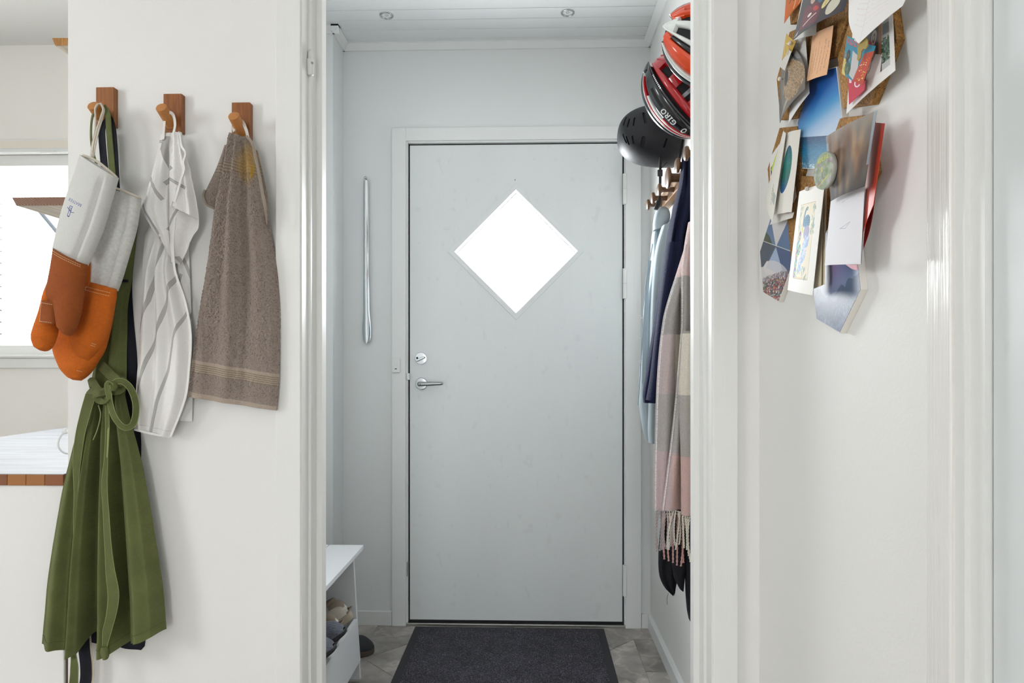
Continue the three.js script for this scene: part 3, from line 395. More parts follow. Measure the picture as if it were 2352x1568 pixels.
// ---------------------------------------------------------------- striped tea towel
const linenBump = tex(256, 256, (x, y) => 128 + 30 * (hash2(Math.floor(x * 128), Math.floor(y * 128), 3) - 0.5) + 120 * (fbm(x * 16, y * 16, 16, 16, 151, 3) - 0.5), false);
{ const px = (x) => (x - 300) / 160 * 512, py = (y) => (y - 295) / 715 * 2048 / 1;
  const map = print(512, 2048, (g) => {
    g.fillStyle = '#e9e7e4'; g.fillRect(0, 0, 512, 2048); const r = rng(12);
    for (let i = 0; i < 9000; i++) { g.fillStyle = r() < 0.5 ? 'rgba(255,255,255,0.16)' : 'rgba(205,202,198,0.16)'; g.fillRect(r() * 512, r() * 2048, 1 + r() * 12, 2); }
    const st = (pts, w) => { g.lineWidth = w * 3; g.strokeStyle = '#a7a4a2'; g.beginPath(); pts.forEach(([x, y], i) => i ? g.lineTo(px(x), py(y)) : g.moveTo(px(x), py(y))); g.stroke(); g.lineWidth = 1; g.strokeStyle = 'rgba(225,222,220,0.5)'; for (let k = -w; k < w; k += 1.6) { g.beginPath(); pts.forEach(([x, y], i) => i ? g.lineTo(px(x + k * 0.4), py(y)) : g.moveTo(px(x + k * 0.4), py(y))); g.stroke(); } };
    g.fillStyle = '#aaa7a4'; g.beginPath(); [[382, 316], [397, 316], [396, 392], [388, 372], [376, 346]].forEach(([x, y], i) => i ? g.lineTo(px(x), py(y)) : g.moveTo(px(x), py(y))); g.fill(); st([[364, 324], [384, 330]], 6);
    st([[343, 402], [383, 462]], 8); st([[322, 456], [373, 540]], 6); st([[416, 394], [388, 426]], 8); st([[410, 420], [446, 442]], 6); st([[423, 474], [392, 530]], 6);
    st([[412, 590], [436, 655]], 7); st([[374, 545], [360, 615], [346, 690], [320, 760], [312, 780]], 8); st([[407, 626], [403, 640], [376, 738], [341, 827], [318, 900], [310, 925]], 8); st([[446, 690], [428, 722], [404, 779], [390, 850], [366, 925], [344, 1008]], 6.5); st([[441, 915], [440, 970]], 8);
    g.strokeStyle = 'rgba(190,187,184,0.9)'; g.lineWidth = 2; g.beginPath(); g.moveTo(px(306), py(972)); g.lineTo(px(394), py(990)); g.stroke();
  });
  const B0 = [-0.8804,0.9397,-1.44], B1 = [-0.7251,1.6226,-1.44], bx = [B0[0], B0[1], B1[0] - B0[0], B1[1] - B0[1]];
  const mat = phys({ map, bumpMap: reps(linenBump, 2, 8), bumpScale: 0.0009, roughness: 0.9, sheen: 0.2, sheenColor: new THREE.Color('#ffffff') });
  const t = thing('tea_towel', 'white tea towel with grey stripes hanging in folds', 'towel', [-0.7874,1.615,-1.43]);
  const wr = (u, v) => 0.0014 * (fbm(u * 4, v * 9, 64, 64, 15, 3) - 0.5);
  wpart(t, 'back_layer', cloth([[[-0.8413,1.432,-1.46],[-0.7665,1.4267,-1.46]],[[-0.86,1.3885,-1.46],[-0.7616,1.3734,-1.46]],[[-0.866,1.2963,-1.46],[-0.7577,1.2766,-1.46]],[[-0.8709,1.1799,-1.46],[-0.7548,1.1701,-1.46]],[[-0.8758,1.0635,-1.46],[-0.7538,1.0636,-1.46]],[[-0.8798,0.9907,-1.46],[-0.7548,0.9784,-1.46]]], { nu: 50, nv: 90, box: bx, z: (u, v) => 0.004 * Math.sin(u * 9 + v) + wr(u, v) }), mat, 'layer against the wall');
  const f2 = knots([[0, -0.004], [0.16, 0.016], [0.32, -0.002], [0.46, 0.02], [0.62, 0.006], [0.82, 0.022], [1, 0.0]]);
  wpart(t, 'lower_front', cloth([[[-0.8308,1.4157,-1.452],[-0.7897,1.4087,-1.452]],[[-0.8375,1.3817,-1.45],[-0.7867,1.3698,-1.45]],[[-0.8455,1.3228,-1.442],[-0.7823,1.311,-1.442]],[[-0.8529,1.2458,-1.438],[-0.7589,1.2379,-1.438]],[[-0.8607,1.1598,-1.438],[-0.7463,1.1673,-1.438]],[[-0.8655,1.0929,-1.438],[-0.7492,1.091,-1.438]],[[-0.8694,1.026,-1.438],[-0.7579,1.03,-1.438]],[[-0.8762,0.9611,-1.446],[-0.7952,0.945,-1.446]]], { nu: 70, nv: 130, box: bx, z: (u, v) => f2(u + 0.04 * Math.sin(v * 4)) * (1 - 0.5 * v) * smooth(0, 0.3, v) + wr(u, v) * 2 }), mat, 'long front fall');
  const f3 = knots([[0, -0.006], [0.3, 0.008], [0.6, 0.014], [0.85, 0.004], [1, -0.012]]), f4 = knots([[0, 0.004], [0.12, 0.014], [0.35, 0.016], [0.6, 0.006], [0.8, 0.012], [1, -0.004]]);
  wpart(t, 'left_wing', cloth([[[-0.8118,1.609,-1.434],[-0.778,1.6125,-1.434]],[[-0.8144,1.582,-1.43],[-0.7777,1.5817,-1.43]],[[-0.824,1.547,-1.43],[-0.7797,1.5466,-1.43]],[[-0.8346,1.5062,-1.43],[-0.7816,1.5058,-1.43]],[[-0.8462,1.4683,-1.43],[-0.7835,1.4679,-1.43]],[[-0.853,1.4436,-1.43],[-0.7845,1.4385,-1.43]],[[-0.8385,1.4179,-1.43],[-0.7855,1.4109,-1.43]],[[-0.8202,1.3912,-1.43],[-0.7855,1.3825,-1.43]],[[-0.8009,1.3645,-1.43],[-0.7845,1.354,-1.43]],[[-0.7923,1.3468,-1.432],[-0.7846,1.3382,-1.432]]], { nu: 70, nv: 110, box: bx, z: (u, v) => f3(u) * Math.sin(Math.PI * clamp(v * 0.9 + 0.1)) + wr(u, v) * 3 }), mat, 'left wing of the fold');
  wpart(t, 'right_panel', cloth([[[-0.7855,1.4821,-1.43],[-0.7335,1.4741,-1.43]],[[-0.7864,1.4394,-1.43],[-0.7267,1.4248,-1.43]],[[-0.7864,1.4081,-1.43],[-0.7287,1.404,-1.43]],[[-0.7855,1.3825,-1.43],[-0.7441,1.3785,-1.43]],[[-0.7845,1.3568,-1.43],[-0.7546,1.352,-1.43]],[[-0.7806,1.3284,-1.43],[-0.7691,1.3236,-1.43]]], { nu: 50, nv: 70, box: bx, z: (u, v) => 0.010 * Math.sin(u * 5 + 0.4) + wr(u, v) * 3 }), mat, 'right panel under the flap');
  wpart(t, 'flap', cloth([[[-0.7774,1.6081,-1.424],[-0.7591,1.6098,-1.424]],[[-0.7738,1.5765,-1.414],[-0.7491,1.5762,-1.414]],[[-0.7757,1.5437,-1.414],[-0.7405,1.5433,-1.414]],[[-0.7767,1.5061,-1.414],[-0.7319,1.5048,-1.414]],[[-0.7757,1.4733,-1.414],[-0.7243,1.4645,-1.414]],[[-0.7781,1.4484,-1.42],[-0.7198,1.4198,-1.42]]], { nu: 60, nv: 90, box: bx, z: (u, v) => f4(u) * (0.5 + v) * 0.9 + wr(u, v) * 4 }), mat, 'front flap');
  const edge = (pts) => ribbon(pts, 0.0045, 0.0022, [0, 0, 1], 60);
  wpart(t, 'hem', join([edge([[-0.7588,1.6049,-1.418],[-0.7486,1.5737,-1.406],[-0.7369,1.5558,-1.4],[-0.7416,1.5373,-1.4],[-0.7398,1.5224,-1.4],[-0.7452,1.4963,-1.396],[-0.7517,1.4732,-1.396],[-0.7564,1.4566,-1.396],[-0.7633,1.4427,-1.4]]), edge([[-0.7704,1.4229,-1.42],[-0.7742,1.3664,-1.42],[-0.7704,1.3099,-1.42],[-0.7475,1.2391,-1.42],[-0.736,1.1704,-1.42],[-0.7398,1.0932,-1.42],[-0.7484,1.0319,-1.42],[-0.7888,0.9471,-1.436]]), edge([[-0.875,0.9623,-1.444],[-0.8283,0.9539,-1.434],[-0.7941,0.9453,-1.444]])]), mat, 'rolled hem');
  wpart(t, 'hanging_loop', ribbon([[-0.7985,1.5941,-1.424],[-0.7999,1.6246,-1.43],[-0.7998,1.6473,-1.435],[-0.7846,1.653,-1.425],[-0.7786,1.6483,-1.428],[-0.7758,1.6291,-1.43],[-0.7754,1.6081,-1.424]], 0.0065, 0.0012, [-0.35, 0, 1], 40), std({ color: '#e3e0da', roughness: 0.9 }), 'white tape loop'); }

// ---------------------------------------------------------------- aprons on the left peg
const twill = tex(128, 128, (x, y) => 128 + 90 * Math.sin((x + y) * 128 * 0.8) + 50 * (hash2(Math.floor(x * 128), Math.floor(y * 128), 5) - 0.5), false);
const greenMap = tex(256, 256, (x, y) => { const n = fbm(x * 8, y * 8, 8, 8, 161, 4), f = hash2(Math.floor(x * 256), Math.floor(y * 256), 9); const k = 0.9 + 0.2 * n + 0.08 * (f - 0.5); return [93 * k, 99 * k, 55 * k]; });
M.green = phys({ map: reps(greenMap, 3, 3), bumpMap: reps(twill, 26, 26), bumpScale: 0.00012, roughness: 0.85, sheen: 0.15, sheenColor: new THREE.Color('#a9b070') });
M.greenThread = std({ color: '#3f4a26', roughness: 0.9 });
M.greenEdge = std({ color: '#8d9661', roughness: 0.9 });
M.navy = phys({ color: '#171a26', bumpMap: reps(twill, 26, 26), bumpScale: 0.0004, roughness: 0.9 });
{ const t = thing('navy_apron', 'navy blue apron hanging behind the green apron', 'apron', [-0.9321,1.6268,-1.46]);
  wpart(t, 'body', cloth([[[-0.9119,1.4625,-1.464],[-0.8772,1.4545,-1.464]],[[-0.9268,1.3749,-1.464],[-0.8861,1.3689,-1.464]],[[-0.9327,1.2971,-1.464],[-0.8941,1.2872,-1.464]],[[-0.9386,1.2192,-1.464],[-0.8911,1.2132,-1.464]],[[-0.9426,1.1412,-1.464],[-0.8842,1.1354,-1.464]],[[-0.9446,1.0633,-1.464],[-0.8802,1.0585,-1.464]],[[-0.9486,0.9853,-1.464],[-0.8772,0.9855,-1.464]],[[-0.9545,0.9464,-1.464],[-0.8733,0.9252,-1.464]],[[-0.9694,0.8683,-1.464],[-0.8743,0.8688,-1.464]],[[-0.9893,0.7512,-1.464],[-0.8703,0.7521,-1.464]],[[-0.9992,0.6341,-1.464],[-0.8654,0.6354,-1.464]],[[-1.0042,0.517,-1.464],[-0.8634,0.5187,-1.464]],[[-0.9962,0.4859,-1.464],[-0.8654,0.4758,-1.464]],[[-0.9843,0.4841,-1.464],[-0.8733,0.466,-1.464]]], { nu: 40, nv: 90, z: (u, v) => 0.003 * Math.sin(u * 11) }), M.navy, 'navy body');
  wpart(t, 'neck_strap', join([ribbon([[-0.9389,1.6564,-1.44],[-0.9434,1.6193,-1.438],[-0.9415,1.581,-1.438],[-0.9366,1.5331,-1.438],[-0.9336,1.4786,-1.45]], 0.019, 0.0015, [-0.3, 0, 1], 40), ribbon([[-0.9363,1.6609,-1.442],[-0.9251,1.6363,-1.446],[-0.9193,1.593,-1.446],[-0.9154,1.5256,-1.446],[-0.9171,1.4604,-1.455]], 0.016, 0.0015, [-0.5, 0, 1], 40)]), M.navy, 'navy neck strap');
  wpart(t, 'waist_tie', ribbon([[-0.996,0.5207,-1.455],[-0.9882,0.4767,-1.445],[-0.9843,0.4382,-1.445],[-0.9853,0.4036,-1.445],[-0.9951,0.3707,-1.445]], 0.025, 0.0015, [0, 0, 1], 40), M.navy, 'hanging navy tie');
  wpart(t, 'tie_lining', ribbon([[-0.9895,0.52,-1.457],[-0.9801,0.4757,-1.4475],[-0.9752,0.4372,-1.4475],[-0.9762,0.4063,-1.4475],[-0.985,0.3696,-1.4475]], 0.016, 0.001, [0, 0, 1], 40), std({ color: '#d9cbb8', roughness: 0.9 }), 'cream tape edge');
  wpart(t, 'care_label', ribbon([[-0.9523,1.623,-1.4485],[-0.9503,1.5845,-1.4485],[-0.9474,1.541,-1.4485],[-0.9444,1.5073,-1.4485]], 0.008, 0.001, [-0.3, 0, 1], 20), std({ color: '#e5dfd8', roughness: 0.9 }), 'pale tape'); }
{ const t = thing('green_apron', 'olive green apron tied with a bow below the oven mitts', 'apron', [-0.934,1.6199,-1.44]);
  // skirt
  const zf = knots([[0, 0.006], [0.1, 0.02], [0.19, 0.008], [0.235, -0.012], [0.27, 0.016], [0.31, 0.036], [0.36, 0.028], [0.4, -0.006], [0.43, -0.018], [0.47, -0.002], [0.53, 0.026], [0.6, 0.018], [0.68, -0.014], [0.74, 0.004], [0.83, 0.024], [0.93, 0.016], [1, -0.004]]);
  const yf = knots([[0, 0], [0.12, -0.012], [0.2, -0.018], [0.235, 0.004], [0.26, -0.026], [0.36, -0.02], [0.395, 0.008], [0.45, 0.008], [0.475, -0.03], [0.54, -0.036], [0.7, -0.022], [0.85, -0.011], [1, 0]]);
  const skirt = cloth([[[-0.9691,1.0401,-1.44],[-0.896,1.0431,-1.44]],[[-0.983,0.9924,-1.436],[-0.8847,1.0022,-1.436]],[[-0.9968,0.9412,-1.432],[-0.8726,0.9635,-1.432]],[[-1.0104,0.8877,-1.432],[-0.86,0.9169,-1.432]],[[-1.0221,0.838,-1.432],[-0.8503,0.877,-1.432]],[[-1.0397,0.7386,-1.432],[-0.8348,0.7914,-1.432]],[[-1.0553,0.6305,-1.432],[-0.8194,0.6974,-1.432]],[[-1.064,0.531,-1.432],[-0.8068,0.611,-1.432]],[[-1.067,0.4966,-1.432],[-0.8001,0.5255,-1.432]]], { nu: 150, nv: 150, th: 0.0018, z: (u, v) => 1.5 * zf(u) * lerp(0.3, 1.0, Math.pow(v, 0.7)) + 0.0012 * (fbm(u * 6, v * 14, 64, 64, 19, 3) - 0.5), y: (u, v) => yf(u) * smooth(0.55, 1, v) });
  const at = skirt.userData.at; const line = (v, u0, u1, n) => Array.from({ length: n }, (_, i) => { const q = at(lerp(u0, u1, i / (n - 1)), v); return [q[0], q[1], q[2] + 0.0008]; });
  wpart(t, 'skirt', skirt, M.green, 'flaring skirt in deep folds');
  wpart(t, 'hem_stitching', join([dashes(line(0.966, 0.0, 0.2, 10), 0.004, 0.003, 0.0004), dashes(line(0.966, 0.26, 0.36, 8), 0.004, 0.003, 0.0004), dashes(line(0.966, 0.5, 1.0, 24), 0.004, 0.003, 0.0004)]), M.greenThread, 'dark hem stitches');
  // bib behind the mitts
  const bf = knots([[0, -0.006], [0.25, 0.01], [0.45, 0], [0.6, 0.012], [0.8, 0.006], [1, -0.006]]);
  wpart(t, 'bib', cloth([[[-0.9022,1.4591,-1.45],[-0.8698,1.4493,-1.45]],[[-0.91,1.3917,-1.45],[-0.8777,1.3838,-1.45]],[[-0.9179,1.3339,-1.45],[-0.8845,1.3279,-1.45]],[[-0.9277,1.2857,-1.45],[-0.8894,1.2836,-1.45]],[[-0.9395,1.2326,-1.45],[-0.8973,1.2325,-1.45]],[[-0.9533,1.1796,-1.45],[-0.8983,1.1795,-1.45]],[[-0.968,1.1217,-1.45],[-0.8992,1.1216,-1.45]],[[-0.9745,1.0754,-1.445],[-0.8971,1.0755,-1.445]],[[-0.9707,1.0373,-1.438],[-0.8957,1.0403,-1.438]]], { nu: 60, nv: 90, th: 0.0018, z: (u, v) => bf(u) }), M.green, 'gathered bib');
  wpart(t, 'neck_strap', join([ribbon([[-0.9353,1.6679,-1.43],[-0.9243,1.6518,-1.428],[-0.9194,1.6146,-1.425],[-0.9156,1.5719,-1.425],[-0.9117,1.5244,-1.425],[-0.9174,1.4952,-1.44]], 0.017, 0.0016, (s) => [-0.5 + 0.3 * s, 0, 1], 50), ribbon([[-0.9426,1.666,-1.425],[-0.9509,1.6491,-1.42],[-0.9624,1.6215,-1.43],[-0.9605,1.5834,-1.43],[-0.9564,1.5434,-1.44]], 0.012, 0.0016, [-0.9, 0, 1], 40)]), M.green, 'green neck strap');
  wpart(t, 'strap_slider', box(-0.009, 0.009, -0.003, 0.003, -0.002, 0.003, 0.001).translate(...[-0.8937,1.2889,-1.438]), M.navy, 'strap slider');
  // waist: wrapped band, flaps, knot
  wpart(t, 'waist_band', join([ribbon([[-0.9653,1.052,-1.43],[-0.9494,1.0423,-1.415],[-0.9237,1.0437,-1.405],[-0.9008,1.0494,-1.405],[-0.8849,1.052,-1.41],[-0.8929,1.0547,-1.435]], 0.021, 0.002, [0, 0.15, 1], 50), ribbon([[-0.9401,1.1044,-1.43],[-0.9201,1.0903,-1.42],[-0.8983,1.0764,-1.41],[-0.8837,1.069,-1.405],[-0.8758,1.0705,-1.42]], 0.02, 0.002, [0.1, 0.1, 1], 40), ribbon([[-0.9659,1.0625,-1.428],[-0.9528,1.0685,-1.42],[-0.9359,1.0528,-1.412],[-0.927,1.0444,-1.41]], 0.018, 0.002, [-0.2, 0.1, 1], 30)]), M.green, 'tie wound round the waist');
  wpart(t, 'knot', pillow([[[-0.8988,1.0693,-1.396],[-0.8837,1.0711,-1.396]],[[-0.9017,1.0618,-1.396],[-0.8818,1.0628,-1.396]],[[-0.9007,1.0544,-1.396],[-0.8837,1.0544,-1.396]],[[-0.8979,1.0488,-1.396],[-0.8875,1.0488,-1.396]]], { front: 0.009, back: 0.008, ns: 24, nv: 16 }), M.green, 'knot');
  const bow = ribbon([[-0.8954,1.0618,-1.398],[-0.8924,1.0659,-1.386],[-0.8971,1.0622,-1.386],[-0.8981,1.0425,-1.392],[-0.8944,1.0194,-1.392],[-0.8843,0.9966,-1.388],[-0.8736,0.9778,-1.392],[-0.8629,0.9709,-1.396],[-0.8534,0.9759,-1.402],[-0.8491,0.9952,-1.406],[-0.8494,1.0184,-1.408],[-0.8529,1.0391,-1.406],[-0.86,1.0579,-1.402],[-0.8705,1.0693,-1.396],[-0.8812,1.0694,-1.392],[-0.8907,1.0618,-1.398]], 0.0125, 0.0014, (s) => [s > 0.45 ? 0.8 * smooth(0.45, 0.62, s) : 0, 0, 1], 110), bowEdges = bow.userData.edges(0.0007);
  wpart(t, 'bow_loop', bow, M.green, 'large bow loop');
  wpart(t, 'small_loop', ribbon([[-0.902,1.0506,-1.398],[-0.9095,1.0451,-1.395],[-0.9176,1.0435,-1.39],[-0.9274,1.0379,-1.392],[-0.9209,1.0284,-1.395],[-0.905,1.0279,-1.388],[-0.902,1.0359,-1.395],[-0.8988,1.047,-1.396]], 0.013, 0.0018, [0, 0.5, 1], 60), M.green, 'small bow loop');
  // hanging ties
  const tieA = ribbon([[-0.9503,1.0415,-1.412],[-0.9532,1.0002,-1.398],[-0.9646,0.9536,-1.398],[-0.974,0.8971,-1.402],[-0.9732,0.8325,-1.398],[-0.9741,0.7673,-1.398],[-0.9788,0.6822,-1.402],[-0.9798,0.6182,-1.398],[-0.9855,0.5513,-1.402],[-0.9847,0.494,-1.405],[-0.977,0.4598,-1.398],[-0.9873,0.4072,-1.41]], knots([[0, 0.021], [0.18, 0.018], [0.35, 0.008], [0.6, 0.009], [0.72, 0.013], [0.85, 0.008], [0.93, 0.016], [1, 0.018]]), 0.0018, [0.2, 0, 1], 120), tieEdges = tieA.userData.edges(0.0006);
  wpart(t, 'waist_tie', tieA, M.green, 'long tie at the left');
  const tieB = ribbon([[-0.9071,1.0188,-1.4],[-0.901,0.9638,-1.392],[-0.9038,0.9082,-1.392],[-0.9076,0.8498,-1.392],[-0.9038,0.7915,-1.392],[-0.9,0.7285,-1.392],[-0.8944,0.6665,-1.392],[-0.8897,0.6145,-1.395],[-0.8925,0.5748,-1.392],[-0.9019,0.5376,-1.392],[-0.9128,0.497,-1.4]], knots([[0, 0.008], [0.2, 0.007], [0.35, 0.013], [0.55, 0.018], [0.75, 0.023], [0.9, 0.018], [1, 0.01]]), 0.0018, (s) => [0.25 * Math.sin(s * 9), 0, 1], 120), tieBEdges = tieB.userData.edges(0.0006);
  wpart(t, 'tie_end', join([tieB, pillow([[[-0.9153,0.5034,-1.398],[-0.9058,0.5035,-1.398]],[[-0.92,0.4941,-1.398],[-0.9039,0.4933,-1.398]],[[-0.9172,0.4839,-1.398],[-0.902,0.4841,-1.398]],[[-0.9134,0.4774,-1.398],[-0.9049,0.4766,-1.398]]], { front: 0.007, back: 0.006, ns: 20, nv: 12 })]), M.green, 'knotted tie in the middle');
  wpart(t, 'tie_edge', join([bowEdges, tieEdges, tieBEdges, ribbon([[-0.9017,0.9912,-1.396],[-0.8981,0.9456,-1.389],[-0.9,0.9086,-1.389]], 0.003, 0.001, [0, 0, 1], 20), tube([[-0.9261,1.0188,-1.4],[-0.9213,1.0002,-1.4],[-0.928,0.9675,-1.4],[-0.9375,0.9442,-1.4]], 0.0012, 20, 5)]), M.greenEdge, 'pale folded edge'); }

// ---------------------------------------------------------------- oven mitts
const suedeBump = tex(256, 256, (x, y) => 255 * (0.6 * fbm(x * 40, y * 40, 40, 40, 171, 3) + 0.4 * hash2(Math.floor(x * 256), Math.floor(y * 256), 4)), false);
const suede = (r, g, b, s) => tex(256, 256, (x, y) => { const n = fbm(x * 3, y * 3, 3, 3, s, 3), f = fbm(x * 60, y * 60, 60, 60, s + 5, 2); const k = 0.88 + 0.12 * n + 0.1 * f; return [r * k, g * k, b * k]; });
const cuffTex = suede(212, 212, 208, 181), orangeTex = suede(198, 98, 6, 185), shadedOrangeTex = suede(148, 74, 20, 189);
const leather = (m) => phys({ map: reps(m, 5, 5), bumpMap: reps(suedeBump, 9, 9), bumpScale: 0.0007, roughness: 0.85, sheen: 0.12, sheenColor: new THREE.Color('#ffb070'), sheenRoughness: 0.5 });
M.cuff = phys({ map: reps(cuffTex, 5, 5), bumpMap: reps(suedeBump, 9, 9), bumpScale: 0.0007, roughness: 0.95, sheen: 0.25, sheenColor: new THREE.Color('#ffffff') });
M.orange = leather(orangeTex); M.shadedOrange = leather(shadedOrangeTex);  // second leather: the same orange with shade put into its colour
M.thread = std({ color: '#e6c9a0', roughness: 0.8 }); M.cream = std({ color: '#e6ddcd', roughness: 0.9, bumpMap: reps(linenBump, 30, 30), bumpScale: 0.0005 });
const on = (g, list, lift = 0.0012) => list.map(([u, v]) => { const q = g.userData.at(u, v); return [q[0], q[1], q[2] + lift]; });
const row = (v, u0, u1, n = 12) => Array.from({ length: n }, (_, i) => [lerp(u0, u1, i / (n - 1)), v]);
{ // the mitt behind
  const t = thing('oven_mitt', 'rear oven mitt with orange palm, half hidden, against the green apron', 'oven mitt', [-0.8983,1.4854,-1.41], 'leather oven mitts');
  const cuff = pillow([[[-0.9274,1.4891,-1.402],[-0.8363,1.4614,-1.402]],[[-0.9369,1.4201,-1.402],[-0.8448,1.4009,-1.402]],[[-0.9483,1.3567,-1.402],[-0.8628,1.3376,-1.402]],[[-0.9578,1.31,-1.402],[-0.8771,1.291,-1.402]],[[-0.9645,1.2783,-1.402],[-0.8875,1.2631,-1.402]]], { front: 0.022, back: 0.018, pow: 0.6, nv: 40, z: (u, v, s) => s > 0 ? -0.007 * Math.exp(-Math.pow((u - 0.8) / 0.035, 2)) : 0 });
  wpart(t, 'cuff', cuff, M.cuff, 'grey suede cuff');
  wpart(t, 'cuff_rim', tube([[-0.9217,1.489,-1.402],[-0.8805,1.4789,-1.382],[-0.853,1.469,-1.38],[-0.8336,1.4607,-1.388],[-0.8363,1.4604,-1.402]], 0.0024, 40, 8), M.cream, 'cream lining at the rim');
  const body = pillow([[[-0.9664,1.2895,-1.402],[-0.8885,1.2687,-1.402]],[[-0.9702,1.2661,-1.402],[-0.8894,1.25,-1.402]],[[-0.974,1.2428,-1.402],[-0.8922,1.2351,-1.402]],[[-0.9979,1.2036,-1.402],[-0.8989,1.1941,-1.402]],[[-1.0188,1.1662,-1.402],[-0.9074,1.1587,-1.402]],[[-1.0227,1.1401,-1.402],[-0.915,1.1344,-1.402]],[[-1.0131,1.112,-1.402],[-0.9322,1.1064,-1.402]],[[-0.9979,1.0858,-1.402],[-0.9483,1.084,-1.402]],[[-0.9836,1.0728,-1.402],[-0.9645,1.0709,-1.402]]], { front: 0.03, back: 0.018, nv: 60, pow: 0.75, h: knots([[0, 0.8], [0.1, 0.95], [0.5, 1], [0.85, 0.9], [0.96, 0.55], [1, 0.12]]) });
  wpart(t, 'hand', body, M.orange, 'orange leather hand');
  const lobe = pillow([[[-0.9343,1.2798,-1.384],[-0.8761,1.2648,-1.384]],[[-0.9474,1.2392,-1.384],[-0.8817,1.228,-1.384]],[[-0.9606,1.1932,-1.384],[-0.892,1.1838,-1.384]],[[-0.9681,1.1563,-1.384],[-0.9052,1.1507,-1.384]],[[-0.9643,1.1323,-1.384],[-0.9239,1.1267,-1.384]],[[-0.9549,1.1157,-1.384],[-0.9371,1.1129,-1.384]]], { front: 0.026, back: 0.012, nv: 40, h: knots([[0, 0.6], [0.2, 1], [0.7, 1], [0.9, 0.7], [1, 0.1]]) });
  wpart(t, 'thumb', lobe, M.orange, 'orange leather thumb folded forward');
  const gus = pillow([[[-0.9425,1.3382,-1.392],[-0.9378,1.3373,-1.392]],[[-0.9491,1.3299,-1.392],[-0.9312,1.3261,-1.392]],[[-0.9548,1.3123,-1.392],[-0.9283,1.3057,-1.392]],[[-0.9576,1.2956,-1.392],[-0.9283,1.2881,-1.392]],[[-0.9595,1.2743,-1.392],[-0.9293,1.2677,-1.392]]], { front: 0.019, back: 0.01, nv: 30, h: knots([[0, 0.5], [0.3, 1], [1, 1]]) });
  wpart(t, 'gusset', gus, M.orange, 'orange gusset running up the cuff');
  wpart(t, 'stitching', join([dashes(on(lobe, row(0.06, 0.05, 0.93)), 0.0042, 0.003, 0.0005), dashes(on(lobe, row(0.1, 0.05, 0.93)), 0.0042, 0.003, 0.0005), dashes(on(lobe, Array.from({ length: 12 }, (_, i) => [0.06, 0.06 + i * 0.05])), 0.0045, 0.0032, 0.0005), dashes(on(lobe, [[0.84, 0.72], [0.95, 0.735]]), 0.003, 0.0024, 0.0005), dashes(on(lobe, [[0.84, 0.75], [0.95, 0.765]]), 0.003, 0.0024, 0.0005), dashes(on(body, [[0.75, 0.86], [0.9, 0.87]]), 0.003, 0.0024, 0.0005)]), M.thread, 'pale double stitching');
}
